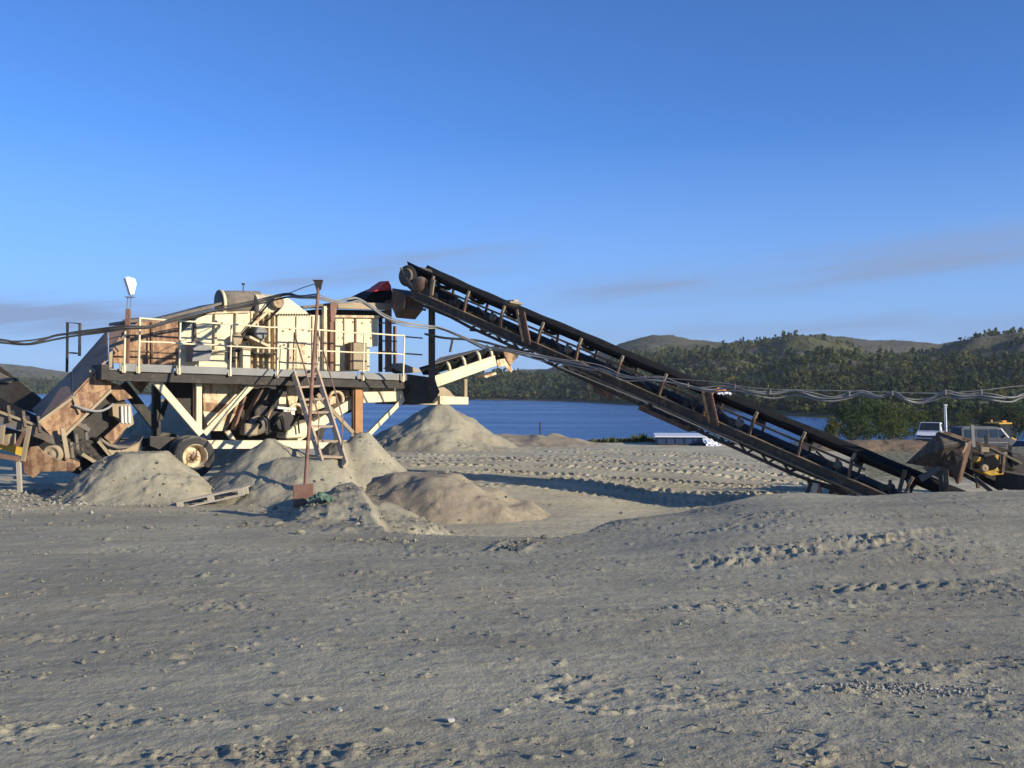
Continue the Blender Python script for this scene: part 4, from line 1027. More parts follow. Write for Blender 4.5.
# ================================================================== CREAM DISCHARGE CONVEYOR
DF = Frame(CF.loc, CF.rot.z, 0.0)
dc = DF.empty('discharge_conveyor')
tag(dc, 'short cream conveyor behind the crusher, rising to the right above the sand cone', 'conveyor')
def dplate(name, pts, v, depth, mat): mb = MB(); mb.prism([DF.on(px, py, v) for px, py in pts], (0, depth, 0)); return mb.build(name, M[mat], dc, bevel=0.008)
dplate('side_beam', [(434.5, 377), (495, 356.3), (497, 365.5), (437.5, 387)], 1.3, 0.10, 'cream')
dplate('side_beam', [(434.5, 377), (495, 356.3), (497, 365.5), (437.5, 387)], 2.3, 0.10, 'cream_dirty')
dplate('beam_flange', [(434.5, 376), (495, 355.3), (495.3, 356.8), (434.8, 377.5)], 1.24, 0.08, 'cream')
mb = MB(); a_, b_ = DF.on(427, 374, 1.85), DF.on(506, 351, 1.85)
mb.prism([a_ + Vector((0, -.42, .20)), a_ + Vector((0, -.2, .0)), a_ + Vector((0, .2, .0)), a_ + Vector((0, .42, .20)), a_ + Vector((0, .42, .17)), a_ + Vector((0, .2, -.03)), a_ + Vector((0, -.2, -.03)), a_ + Vector((0, -.42, .17))], b_ - a_); mb.build('belt', M['rubber'], dc)
mb = MB(); a2, b2 = DF.on(436, 381, 1.8), DF.on(503, 358, 1.8); mb.bar(a2, b2, 0.85, 0.03); mb.build('return_belt', M['rubber'], dc)
for px, py in ((449, 366), (464, 360.5), (479, 355.5), (491, 351.5)):
    mb = MB(); q0, q1, q2 = DF.on(px + 1.5, py + 9, 1.38), DF.on(px, py, 1.34), DF.on(px - 2, py - 3, 1.45)
    mb.tube(spline([q0, q1, q2], 4), 0.05, 7); mb.build('belt_guide', M['cream_clean'], dc)
for f in (0.1, 0.35, 0.6, 0.85):
    mb = MB(); c_ = a_.lerp(b_, f) + Vector((0, 0, -0.09)); mb.cyl(c_ + Vector((0, -.2, 0)), c_ + Vector((0, .2, 0)), 0.055, 10); mb.build('roller', M['dark'], dc)
mb = MB(); q = b_ + Vector((-0.02, 0, -0.10)); mb.cyl(q + Vector((0, -.45, 0)), q + Vector((0, .45, 0)), 0.17, 20); mb.build('head_pulley', M['dark'], dc)
dplate('head_plate', [(503, 351), (514, 354), (516, 358), (511, 366), (507, 361)], 1.28, 0.03, 'rust')
dplate('head_bracket', [(497, 360), (507, 358), (513, 370), (511, 373), (505, 366), (498, 367)], 1.32, 0.05, 'cream_dirty')
dplate('head_step', [(484, 376), (496, 372), (497, 374.5), (486, 378)], 1.35, 0.4, 'cream_dirty')
mb = MB(); mb.prism([DF.on(429, 366, 1.4), DF.on(440, 358, 2.5), DF.on(483, 348.5, 2.5), DF.on(466, 354.5, 1.6)], (0, 0, 0.02)); mb.build('cover_sheet', M['plate_grey'], dc)
for px, y0, y1 in ((450, 352, 340), (485, 352, 345)): mb = MB(); mb.bar(DF.on(px, y0, 1.5), DF.on(px + 2.5, y1, 1.5), 0.05, 0.05); mb.build('cable_stand', M['dark'], dc)
dplate('leg', [(464.5, 379), (467.5, 379), (467.5, 397), (464.5, 397)], 1.3, 0.08, 'tan')
dplate('leg', [(464.5, 379), (467.5, 379), (467.5, 397), (464.5, 397)], 2.2, 0.08, 'tan')
dplate('base_beam', [(440, 396), (468.5, 397), (468.5, 404.5), (440, 404)], 1.25, 0.14, 'cream')
dplate('base_beam', [(405, 398), (468.5, 397), (468.5, 404.5), (405, 405)], 2.2, 0.14, 'cream_dirty')
dplate('saddle', [(437, 388), (444, 387), (450, 391), (455, 397), (438, 397)], 1.5, 0.5, 'tan')

# ================================================================== FEED CHUTE AT THE LEFT END
ch = CF.empty('feed_chute')
tag(ch, 'rusty inclined feed chute rising into the left end of the crusher', 'chute')
def hplate(name, pts, v, depth, mat): mb = MB(); mb.prism(cpoly(pts, v), (0, depth, 0)); return mb.build(name, M[mat], ch, bevel=0.006)
hplate('side_wall', [(39, 423), (72, 398.5), (85, 395), (109.5, 389), (62, 438), (56, 441)], 0.35, 0.03, 'rust')
hplate('side_wall', [(74, 396), (108, 361), (112, 358), (111, 393), (78, 408)], 0.40, 0.03, 'rust')
mb = MB(); mb.bar(CF.on(60, 440, 0.33), CF.on(111, 390, 0.33), 0.06, 0.07, (0, 1, 0)); mb.build('wall_flange', M['tan'], ch)
mb = MB(); mb.bar(CF.on(38.5, 422.5, 0.33), CF.on(74, 396.5, 0.33), 0.06, 0.05, (0, 1, 0)); mb.build('wall_flange', M['tan'], ch)
mb = MB(); mb.bar(CF.on(73, 397, 0.30), CF.on(80, 414, 0.30), 0.05, 0.05, (0, 1, 0)); mb.build('wall_rib', M['tan'], ch)
def slab(name, pts, mat, th=0.03):
    mb = MB(); q = [CF.on(a, b, v) for a, b, v in pts]; n_ = (q[1] - q[0]).cross(q[-1] - q[0]).normalized() * th; mb.prism(q, n_); return mb.build(name, M[mat], ch)
slab('cover_plate', [(40, 421, 0.42), (72, 396.5, 0.42), (72, 372, 1.9), (33, 410, 1.9)], 'chute_top')
slab('cover_plate', [(74, 395, 0.42), (108, 359.5, 0.42), (108, 331, 1.9), (73, 371, 1.9)], 'chute_top')
slab('cover_plate', [(109, 358, 0.42), (127, 346, 0.9), (131, 317, 1.9), (109, 330.5, 1.9)], 'chute_top')
hplate('corner_post', [(109, 353), (113, 350), (114, 372), (109, 374)], 0.30, 0.06, 'tan')
for px in (90, 98): q = CF.on(px, 372 - (px - 90) * 0.5, 0.41); mb = MB(); mb.cyl(q, q + Vector((0, -.05, 0.02)), 0.03, 8); mb.build('bolt', M['tan'], ch)
hplate('hook_plate', [(102, 381), (118, 384), (133, 398), (118, 401), (110, 392)], 0.7, 0.04, 'rust')
# dark U-shaped guard rail standing on the chute
rtube('guard_rail', [CF.on(67, 372, 1.9), CF.on(67.5, 322.5, 1.9), CF.on(80, 323.5, 1.9), CF.on(79.5, 356, 1.9)], 0.035, 'dark', ch)
rtube('guard_rail', [CF.on(67, 352.5, 1.9), CF.on(80, 353.5, 1.9)], 0.02, 'dark', ch)
mb = MB(); mb.tube(spline([CF.on(74, 405, 0.25), CF.on(88, 410, 0.2), CF.on(100, 411, 0.2), CF.on(108, 408, 0.25), CF.on(113, 404, 0.3)], 6), 0.028, 7); mb.build('hanging_hose', M['cable'], ch)
# support strut and shoe
mb = MB(); mb.bar(CF.on(62.5, 428, 0.1), CF.on(67.5, 458, 0.1), 0.06, 0.09); mb.build('strut', M['tan'], ch)
hplate('strut_shoe', [(65, 457), (80, 462), (80, 468), (76, 470), (66, 465)], 0.05, 0.35, 'rust')

# ================================================================== DARK TAIL UNDER THE CHUTE
uc = CF.empty('under_belt')
tag(uc, 'dark belt tail with grey trough under the feed chute, left of the truck wheel', 'conveyor')
def uplate(name, pts, v, depth, mat): mb = MB(); mb.prism(cpoly(pts, v), (0, depth, 0)); return mb.build(name, M[mat], uc, bevel=0.006)
uplate('frame_plate', [(58, 446), (86, 412), (100, 394), (116, 388), (126, 402), (124, 432), (104, 462), (84, 476), (70, 472)], 0.95, 0.08, 'dark')
uplate('rust_plate', [(104, 437), (124, 419), (130, 424), (112, 445)], 0.55, 0.05, 'rust')
uplate('motor_block', [(112, 404), (131, 404), (134, 424), (128, 428), (118, 418), (113, 416)], 0.6, 0.35, 'tan')
for k in range(3): uplate('cooling_fin', [(121 + k * 3.6, 406), (123.4 + k * 3.6, 406), (123.8 + k * 3.6, 424), (121.4 + k * 3.6, 423)], 0.52, 0.075, 'white_dirty')
mb = MB(); arc = [CF.on(px, py, 0.35) for px, py in ((99, 438), (108, 444), (118, 447), (130, 446), (140, 441), (143, 436))]
low = [p_ + Vector((0, 0, -0.04)) for p_ in arc[::-1]]; mb.prism(arc + low, (0, 0.9, 0)); mb.build('trough', M['plate_grey'], uc)
uplate('trough_side', [(100, 437), (109, 443.5), (118, 446), (130, 445.5), (142, 437), (141, 452), (128, 456), (112, 455)], 0.5, 0.02, 'tan')
for a, b in (((98, 441), (113, 459)), ((108, 450), (116, 462)), ((122, 450), (127, 458)), ((82, 454), (101, 466))):
    mb = MB(); mb.bar(CF.on(*a, 0.3), CF.on(*b, 0.3), 0.05, 0.07); mb.build('idler_bracket', M['tan'], uc)
for px, py, r_ in ((104, 463, .16), (96, 456, .13), (88, 447, .16), (78, 452, .2)):
    q = CF.on(px, py, 0.45); mb = MB(); mb.lathe(q, (0, 1, 0), [(0, 0), (r_ * .3, 0), (r_ * .35, .03), (r_ * .8, .03), (r_, 0.0), (r_, .7), (0, .7)], 18); mb.build('roller', M['dark'], uc)
for px, py in ((85, 424), (76, 434), (71, 442)): mb = MB(); mb.bar(CF.on(px, py, 0.5), CF.on(px + 2, py + 16, 0.5), 0.05, 0.06); mb.build('hanger', M['plate_grey'], uc)
mb = MB(); mb.bar(CF.on(76, 423, 0.4), CF.on(89, 430, 0.4), 0.12, 0.09); mb.build('step', M['plate_grey'], uc)

# ================================================================== LEFT FEED CONVEYOR
lc = empty('left_conveyor', at(30, 480, 22.2)); l0 = lc.location.copy()
tag(lc, 'dark conveyor frame with grey channel and rusty tail plate at the left edge', 'conveyor')
def lw(px, py, d_): return at(px, py, d_) - l0
def lplate(name, pts, d_, th, mat): mb = MB(); mb.prism([lw(px, py, d_) for px, py in pts], (0, th, 0)); return mb.build(name, M[mat], lc, bevel=0.006)
mb = MB(); mb.channel(lw(-40, 403, 21.3), lw(61, 441, 21.6), 0.10, 0.22, 0.02, -1); mb.build('stringer', M['plate_grey'], lc)
mb = MB(); mb.bar(lw(-40, 397.5, 21.2), lw(36, 425, 21.5), 0.07, 0.05); mb.build('edge_rail', M['tan'], lc)
mb = MB(); mb.channel(lw(-40, 398, 22.6), lw(58, 436, 22.8), 0.10, 0.2, 0.02, 1); mb.build('stringer', M['dark'], lc)
mb = MB(); mb.bar(lw(-40, 384, 22.2), lw(52, 429, 22.4), 0.95, 0.05); mb.build('belt', M['rubber'], lc)
lplate('skirt_plate', [(-40, 345), (0, 366), (16, 378), (40, 398), (46, 410), (36, 414), (-40, 386)], 23.6, 0.05, 'dark')
lplate('skirt_plate', [(-40, 352), (0, 373), (14, 380), (10, 383), (-40, 377)], 23.5, 0.04, 'plate_grey')
for k in range(5):
    x_ = -20 + k * 15; y_ = 397 + k * 5.4
    mb = MB(); mb.bar(lw(x_, y_ + 14, 21.35), lw(x_ - 2, y_ - 2, 21.45), 0.06, 0.06); mb.build('idler_bracket', M['brown'], lc)
    mb = MB(); mb.cyl(lw(x_ + 2, y_ + 6, 21.6), lw(x_ + 2, y_ + 4, 22.9), 0.06, 10); mb.build('roller', M['dark'], lc)
mb = MB(); mb.channel(lw(-40, 431, 21.0), lw(23, 452.5, 21.2), 0.08, 0.17, 0.018, -1); mb.build('yellow_beam', M['yellow'], lc)
mb = MB(); mb.bar(lw(-40, 449, 20.6), lw(19, 459, 20.8), 0.10, 0.09); mb.build('low_beam', M['rust_red'], lc)
for a, b, mt in (((29.5, 426), (23, 461), 'tan'), ((25, 432), (17, 446), 'rust_red'), ((3, 425), (1, 444), 'tan'), ((18.5, 459), (20, 492), 'wood_grey'), ((-8, 455), (-7, 490), 'wood_grey')):
    mb = MB(); mb.bar(lw(*a, 20.9), lw(*b, 20.9), 0.07, 0.08); mb.build('leg', M[mt], lc)
for y_ in (468, 477): mb = MB(); mb.bar(lw(-30, y_ - 2, 20.95), lw(19, y_ + 1, 20.95), 0.05, 0.05); mb.build('cross_bar', M['galv'], lc)
lplate('block', [(-4, 436), (9, 434), (9, 444), (6, 446), (-4, 443)], 21.0, 0.3, 'tan')
tp_ = lplate('tail_plate', [(23, 463), (30, 447), (37, 446), (44, 453), (58, 460), (76, 464), (74, 471), (40, 472), (33, 478), (24, 473)], 21.25, 0.05, 'rust')
q = lw(51, 454.5, 21.32); mb = MB(); mb.lathe(q, (0, 1, 0), [(0.0, 0.02), (0.05, 0.0), (0.06, .03), (0.13, .03), (0.15, 0.0), (0.19, 0.0), (0.19, 0.4), (0, .4)], 26); mb.build('tail_pulley', M['tan'], lc)
lplate('dark_sheet', [(-40, 415), (20, 432), (58, 446), (60, 458), (40, 455), (20, 448), (-40, 432)], 22.3, 0.1, 'dark')

# ================================================================== PALLET
PB = meet(211, 506) + Vector((0, 0, 0.13)); 
pal = empty('pallet', PB); pal.rotation_euler = (R(-2), R(-12), R(5))
Lp_ = 1.30
for z_, nm in ((0.075, 'deck_board'), (-0.045, 'bottom_board')):
    for k in range(5 if z_ > 0 else 3):
        mb = MB(); yy = (k / (4 if z_ > 0 else 2) - 0.5) * 0.86; mb.box((0, yy + 0.43, z_), (Lp_, 0.10, 0.028)); mb.build(nm, M['wood_grey'], pal)
for xx in (-0.595, 0.0, 0.595):
    for yy in (0.0, 0.43, 0.86):
        mb = MB(); mb.box((xx, yy, 0.015), (0.11, 0.098, 0.091)); mb.build('block', M['wood_grey'], pal)
tag(pal, 'pale wooden pallet lying tilted on the sand in front of the crusher', 'pallet')
# ================================================================== MAIN CONVEYOR
TX, TY = at(930, 384, 20.8).x, 20.8
HXX, HYY = at(398, 384, 27.4).x, 27.4
ang = math.atan2(HYY - TY, HXX - TX)
KF = Frame((TX, TY, 0.0), ang)
kv = KF.empty('main_conveyor')
tag(kv, 'long dark belt conveyor rising leftwards across the view onto the crusher', 'conveyor')
VF = 0.47
pa, pb_ = KF.on(930, 482, VF), KF.on(440, 277, VF)
SL = (pb_.z - pa.z) / (pb_.x - pa.x)
UE = KF.on(398, 268, VF).x
def S(u_, v, h): return Vector((u_, v, pa.z + (u_ - pa.x) * SL + h))
sa = math.atan(SL)
def uat(px, py=None):
    """distance along the conveyor of picture column px, following the belt line"""
    lo, hi = -2.0, UE + 1
    for _ in range(40):
        m_ = (lo + hi) / 2; w_ = KF.M @ S(m_, VF, -0.3); x_ = 512 + FPX * w_.x / w_.y
        if x_ > px: lo = m_
        else: hi = m_
    return lo
U0 = -0.75
# belt: carrying run (troughed, sagging a little between idlers), then return run
step = 0.22; us = np.arange(U0, UE - 0.1, step); vs_, fs_ = [], []
prof = [(-0.48, 0.0), (-0.40, -0.08), (-0.24, -0.18), (0.0, -0.20), (0.24, -0.18), (0.40, -0.08), (0.48, 0.0), (0.49, -0.03), (0.42, -0.13), (0.24, -0.215), (0.0, -0.235), (-0.24, -0.215), (-0.42, -0.13), (-0.49, -0.03)]
for i, u_ in enumerate(us):
    sag = 0.007 * math.sin(u_ * 2 * math.pi / 1.06) + 0.006 * math.sin(u_ * 1.7)
    lift = 0.05 * max(0, min(1, (u_ - (UE - 1.6)) / 1.2))
    for v, h in prof: vs_.append(S(u_, v, h + (sag if abs(v) > .3 else 0) + lift))
npf = len(prof)
for i in range(len(us) - 1):
    for k in range(npf): fs_.append((i * npf + k, i * npf + (k + 1) % npf, (i + 1) * npf + (k + 1) % npf, (i + 1) * npf + k))
fs_.append(tuple(range(npf))); fs_.append(tuple(range((len(us) - 1) * npf, len(us) * npf))[::-1])
mb = MB(); mb.add(vs_, fs_, True); mb.build('belt', M['rubber'], kv)
mb = MB(); mb.bar(S(U0, 0, -0.60), S(UE - 0.1, 0, -0.52), 0.86, 0.02); mb.build('return_belt', M['rubber'], kv)
# thin load of damp sand left on the belt
mb = MB(); mb.bar(S(0.6, 0, -0.185), S(UE - 2.5, 0, -0.185), 0.40, 0.04); mb.build('sand_residue', M['sand_pale'], kv)
# stringers: channels with flanges facing out
HS = -0.74
for v, sd2 in ((0.52, -1), (-0.52, 1)):
    mb = MB(); mb.channel(S(U0 - 0.3, v, HS), S(UE - 0.45, v, HS), 0.10, 0.215, 0.022, sd2); mb.build('stringer', M['brown'], kv)
    mb = MB(); mb.bar(S(U0 - 0.3, v * 1.06, HS + 0.118), S(UE - 0.45, v * 1.06, HS + 0.118), 0.07, 0.016); mb.build('flange_highlight', M['tan'], kv)  # pale bars paint in the light that the flange rims catch
    if v > 0: mb = MB(); mb.bar(S(U0 - 0.3, v * 1.10, HS - 0.122), S(UE - 0.6, v * 1.10, HS - 0.122), 0.06, 0.016); mb.build('flange_highlight', M['tan'], kv)
    mb = MB(); mb.bar(S(1.2, v * 1.0, -0.30), S(UE - 1.4, v * 1.0, -0.30), 0.03, 0.05); mb.build('skirt_rail', M['brown'], kv)
# idlers
k = 0; u_ = 0.35
IDL = []
while u_ < UE - 0.8:
    IDL.append(u_)
    for v in (0.50, -0.50):
        ja = random.uniform(-0.05, 0.05)
        mb = MB(); p0, p1 = S(u_ + 0.12, v * 1.06, HS + 0.11), S(u_ + 0.02 + ja, v * 1.08, -0.20); mb.bar(p0, p1, 0.09, 0.05); br = mb.build('idler_bracket', M['rust_dark'], kv)
        p2_ = S(u_ - 0.05 + ja, v * 1.10, -0.04); mb = MB(); mb.bar(p1, p2_, 0.05, 0.06); mb.build('bracket_tip', M['tan'], br)
    for (v0, h0, v1, h1) in ((-0.50, -0.13, -0.26, -0.24), (-0.22, -0.27, 0.22, -0.27), (0.26, -0.24, 0.50, -0.13)):
        mb = MB(); mb.cyl(S(u_, v0, h0 - 0.03), S(u_, v1, h1 - 0.03), 0.055, 10); mb.build('roller', M['dark'], kv)
    mb = MB(); mb.bar(S(u_, -0.5, HS + 0.14), S(u_, 0.5, HS + 0.14), 0.07, 0.05, (0, 0, 1)); mb.build('idler_base', M['rust_dark'], kv)
    if k % 2 == 0:
        mb = MB(); mb.cyl(S(u_ + 0.5, -0.46, -0.66), S(u_ + 0.5, 0.46, -0.66), 0.06, 10); mb.build('return_roller', M['dark'], kv)
    if k % 3 != 2:
        q = S(u_ + 0.36, 0.52, -0.46); mb = MB(); mb.lathe(q, (0, 1, 0), [(0, .05), (.03, .05), (.035, 0.02), (.075, 0.02), (.09, -.0), (.09, -.12)], 12); ro = mb.build('roller_end', M['plate_grey'] if k % 2 else M['dark'], kv)
        mb = MB(); mb.bar(q + Vector((0.02, -.03, -.2)), q + Vector((0, -.03, .16)), 0.06, 0.06); mb.build('hanger', M['brown'], ro)
        mb = MB(); mb.box(q + Vector((0.17, -.08, -.04)), (0.14, 0.14, 0.20)); mb.build('bearing', M['dark'], ro)
    if k % 2: mb = MB(); mb.bar(S(u_ + 0.3, 0.50, HS + 0.15), S(u_ + 0.8, 0.50, -0.36), 0.03, 0.045); mb.build('diagonal', M['dark'], kv)
    u_ += 1.06; k += 1
# bolted splice plates, rusty, from belt edge to stringer
for px in (527, 713):
    uu = uat(px)
    for d_ in (-0.10, 0.10):
        mb = MB(); mb.bar(S(uu + d_ - 0.06, 0.60, HS + 0.02), S(uu + d_ + 0.12, 0.60, 0.0), 0.055, 0.04, (0, 1, 0)); mb.build('splice_post', M['rust_red'] if d_ < 0 else M['rust'], kv)
    mb = MB(); mb.bar(S(uu - 0.06, 0.575, HS + 0.04), S(uu + 0.12, 0.575, 0.0), 0.20, 0.02, (0, 1, 0)); mb.build('splice_plate', M['rust_dark'], kv)
# lower truss
HT = -1.08; ua_, ub_ = uat(832), uat(440)
for v in (0.42, -0.42):
    mb = MB(); mb.bar(S(ua_ - 0.3, v, HS - 0.28), S(ua_ + 0.9, v, HT), 0.06, 0.07); mb.bar(S(ua_ + 0.9, v, HT), S(ub_ - 0.9, v, HT + 0.1), 0.06, 0.07); mb.bar(S(ub_ - 0.9, v, HT + 0.1), S(ub_ + 0.5, v, HS - 0.12), 0.06, 0.07); mb.build('bottom_chord', M['dark'], kv)
    n_ = 17; L_ = ub_ - ua_ - 1.8
    for i in range(n_):
        x0 = ua_ + 0.9 + L_ * i / n_; x1 = x0 + L_ / n_
        mb = MB(); mb.bar(S(x0, v, HT + 0.1 * i / n_), S((x0 + x1) / 2, v, HS - 0.1), 0.045, 0.045); mb.bar(S((x0 + x1) / 2, v, HS - 0.1), S(x1, v, HT + 0.1 * i / n_), 0.045, 0.045); mb.build('lacing', M['dark'], kv)
for i in range(7):
    x0 = ua_ + 0.9 + (ub_ - ua_ - 1.8) * i / 6
    mb = MB(); mb.bar(S(x0, -0.42, HT + 0.03), S(x0, 0.42, HT + 0.03), 0.05, 0.05); mb.build('cross_tie', M['dark'], kv)
    if i < 6:
        x1 = x0 + (ub_ - ua_ - 1.8) / 6
        mb = MB(); mb.bar(S(x0, -0.42, HS - 0.08), S(x1, 0.42, HS - 0.08), 0.045, 0.045); mb.build('wind_brace', M['dark'], kv)
mb = MB(); mb.bar(S(uat(690), 0.2, HT - 0.02), S(uat(640), 0.2, HT - 0.02), 0.7, 0.10); mb.build('catch_tray', M['rust_dark'], kv)
mb = MB(); q = S(uat(602), 0.35, HS - 0.28); mb.prism([q + Vector((-.35, 0, 0.12)), q + Vector((.35, 0, 0.28)), q + Vector((.25, 0, -.12)), q + Vector((-.2, 0, -.3))], (0, 0.05, 0)); mb.build('gusset', M['rust_dark'], kv)
mb = MB(); mb.tube([S(uat(650), 0.60, HS - 0.15), S(uat(560), 0.60, HS - 0.22)], 0.02, 6); mb.tube([S(uat(740), 0.60, HS - 0.18), S(uat(655), 0.60, HS - 0.17)], 0.02, 6); mb.build('conduit', M['galv'], kv)
# head: pulley, gearbox, frame
hp = S(UE - 0.32, 0, -0.33)
mb = MB(); mb.lathe(hp + Vector((0, -0.5, 0)), (0, 1, 0), [(0, 0), (.27, 0), (.29, .02), (.29, .98), (.27, 1.0), (0, 1.0)], 26); mb.build('head_pulley', M['dark'], kv)
mb = MB(); mb.lathe(hp + Vector((0, 0.52, 0)), (0, 1, 0), [(.0, .06), (.06, .06), (.07, .02), (.16, .02), (.18, .08), (.20, .0)], 20)
mb.build('gearbox', M['plate_grey'], kv)
q = S(UE - 0.75, 0.55, -0.42); mb = MB(); mb.lathe(q, (0, 1, 0), [(0, .10), (.12, .10), (.2, .04), (.22, 0), (.22, -.1), (0, -.1)], 20); mb.build('drive_case', M['rust_dark'], kv)
mb = MB(); mb.bar(S(UE - 0.15, 0.56, -0.18), S(UE - 0.62, 0.56, -0.62), 0.03, 0.05); mb.build('head_brace', M['tan'], kv); mb = MB(); mb.bar(S(UE - 1.15, 0.58, -0.55), S(UE - 1.22, 0.58, -0.12), 0.04, 0.08); mb.build('head_bracket', M['tan'], kv)
for v in (0.50, -0.50):
    mb = MB(); mb.prism([S(UE - 0.1, v, -0.35), S(UE - 0.25, v, -0.58), S(UE - 0.75, v, -0.80), S(UE - 1.3, v, -0.62), S(UE - 1.3, v, -0.45), S(UE - 0.6, v, -0.42)], (0, 0.03, 0)); mb.build('head_frame', M['brown'], kv)
# rusty throw chute below the head pulley
def kq(px, py, v): return KF.on(px, py, v)
mb = MB(); mb.prism([kq(392, 288, .45), kq(406, 296, .45), kq(404, 308, .45), kq(396, 318, .45), kq(391, 306, .45)], (0, -0.9, 0)); mb.build('throw_chute', M['rust_dark'], kv, bevel=0.01)
mb = MB(); mb.bar(S(UE - 0.7, 0.45, -0.95), S(UE - 1.9, 0.45, -0.92), 0.06, 0.07); mb.build('head_tie', M['dark'], kv)
# supports
for v in (0.10,):
    p1 = S(uat(424), v, HS - 0.05); p0 = KF.on(424, 396, v); p0.x = p1.x; mb = MB(); mb.bar(p0, p1, 0.13, 0.13, (1, 0, 0)); mb.build('support_leg', M['dark'], kv)
p1 = S(uat(424), 0.4, HS - 0.3); mb = MB(); mb.bar(p1, S(uat(400), 0.4, HS - 0.45), 0.05, 0.06); mb.build('knee_brace', M['dark'], kv)
# short trestle near the foot
for (x0, y0, x1, y1, v, mt) in ((805, 497, 812, 481, .45, 'dark'), (813, 499, 816, 483, .5, 'wood_grey'), (821, 499, 818, 483, .48, 'rust_red'), (829, 499, 833, 486, .3, 'dark'), (838, 499, 832, 488, .2, 'wood_grey'), (843, 497, 838, 488, -.3, 'dark')):
    mb = MB(); mb.bar(kq(x0, y0, v), kq(x1, y1, v), 0.09, 0.12 if mt == 'wood_grey' else 0.07); mb.build('trestle_leg', M[mt], kv)
mb = MB(); mb.bar(kq(808, 481, .4), kq(850, 492, .4), 0.10, 0.10); mb.build('trestle_beam', M['dark'], kv)
for a, b in (((842, 486), (856, 497)), ((852, 487), (866, 497)), ((940, 470), (942, 497)), ((905, 470), (899, 492)), ((975, 478), (992, 492))):
    mb = MB(); mb.bar(kq(*a, .52), kq(*b, .52), 0.05, 0.08); mb.build('tail_strut', M['brown'], kv)
mb = MB(); mb.cyl(S(U0 + 0.05, -0.5, -0.42), S(U0 + 0.05, 0.5, -0.42), 0.22, 20); mb.build('tail_pulley', M['dark'], kv)

# ------------------------------------------------------------------ tail hopper
hp_ = KF.empty('tail_hopper')
tag(hp_, 'rusty flared feed hopper over the low right end of the long conveyor', 'hopper')
def panel(name, q, mat, th=0.025):
    n_ = (q[1] - q[0]).cross(q[-1] - q[0]).normalized() * th; mb = MB(); mb.prism(q, n_); return mb.build(name, M[mat], hp_, bevel=0.005)
A, B_, C_, D_ = kq(906, 463, .35), kq(957, 484, .35), kq(966, 443, .62), kq(938, 433, .55)
A2, B2, C2, D2 = [Vector((p_.x, -p_.y, p_.z)) for p_ in (A, B_, C_, D_)]
E1, E2 = kq(944, 447, .80), kq(936, 468, .42)
panel('front_panel', [A, E2, E1, D_], 'brown'); panel('front_panel', [E2, kq(951, 470, .40), C_, E1], 'brown'); panel('front_panel', [D_, E1, C_], 'brown')
panel('front_panel', [kq(951, 470, .40), B_, kq(962, 466, .5), C_], 'rust_dark')
panel('back_panel', [A2, B2, C2, D2], 'rust'); panel('sloped_panel', [A, A2, D2, D_], 'plate_grey'); panel('end_panel', [B_, B2, C2, C_], 'rust_dark')
mb = MB(); mb.bar(D_ + Vector((0, .04, 0.01)), C_ + Vector((0, .04, 0.01)), 0.06, 0.05); mb.build('rim_bar', M['brown'], hp_)
mb = MB(); mb.bar(C_ + Vector((0, .02, 0)), kq(961, 455, .55), 0.05, 0.07); mb.build('end_rib', M['tan'], hp_)
mb = MB(); mb.bar(D_ + Vector((0, .05, 0)), kq(934, 462, .48), 0.04, 0.06); mb.build('front_rib', M['brown'], hp_)
mb = MB(); mb.prism([kq(922, 468, .42), kq(940, 458, .45), kq(946, 470, .42), kq(938, 478, .42)], (0, 0.03, 0)); mb.build('patch_plate', M['rust'], hp_)
mb = MB(); mb.prism([kq(953, 450, .64), kq(962, 447, .64), kq(964, 458, .6), kq(957, 463, .58)], (0, 0.03, 0)); mb.build('patch_plate', M['rust'], hp_)
mb = MB(); mb.prism([kq(943, 470, .55), kq(948, 470, .55), kq(949, 494, .55), kq(944, 494, .55)], (0, -0.08, 0)); mb.build('leg', M['brown'], hp_)
mb = MB(); mb.prism([kq(918, 476, .50), kq(938, 466, .50), kq(942, 470, .50), kq(922, 482, .5)], (0, -0.06, 0)); mb.build('brace', M['plate_grey'], hp_)

# ------------------------------------------------------------------ second conveyor that feeds the hopper from the right
sc = empty('feeder_conveyor', at(1000, 490, 22.4)); s0_ = sc.location.copy()
tag(sc, 'dark feeder conveyor coming in from the right edge to the rusty hopper', 'conveyor')
sw = lambda px, py, d_: at(px, py, d_) - s0_
for d_, o_ in ((21.6, 0), (22.7, -3)):
    mb = MB(); mb.channel(sw(958, 450 + o_, d_), sw(1075, 506 + o_, d_ - 0.8), 0.09, 0.18, 0.02, -1 if d_ < 22 else 1); mb.build('stringer', M['dark'], sc)
    mb = MB(); mb.bar(sw(962, 446 + o_, d_), sw(1075, 497 + o_, d_ - 0.8), 0.05, 0.04); mb.build('edge_rail', M['brown'], sc)
mb = MB(); mb.bar(sw(956, 446, 22.2), sw(1075, 500, 21.4), 0.8, 0.04); mb.build('belt', M['rubber'], sc)
mb = MB(); mb.bar(sw(990, 447, 21.5), sw(1022, 463.5, 21.3), 0.05, 0.045); mb.build('guard_rail', M['tan'], sc)
mb = MB(); mb.bar(sw(1003, 462, 21.5), sw(1018, 468, 21.4), 0.05, 0.045); mb.build('guard_rail', M['tan'], sc)
for x0, y0, y1, mt in ((969, 438, 468, 'dark'), (981, 445, 470, 'brown'), (1005, 452, 485, 'tan'), (1019, 460, 488, 'brown'), (972, 425, 447, 'galv')):
    mb = MB(); mb.bar(sw(x0, y0, 21.5), sw(x0 + 1.5, y1, 21.5), 0.05, 0.07); mb.build('upright', M[mt], sc)
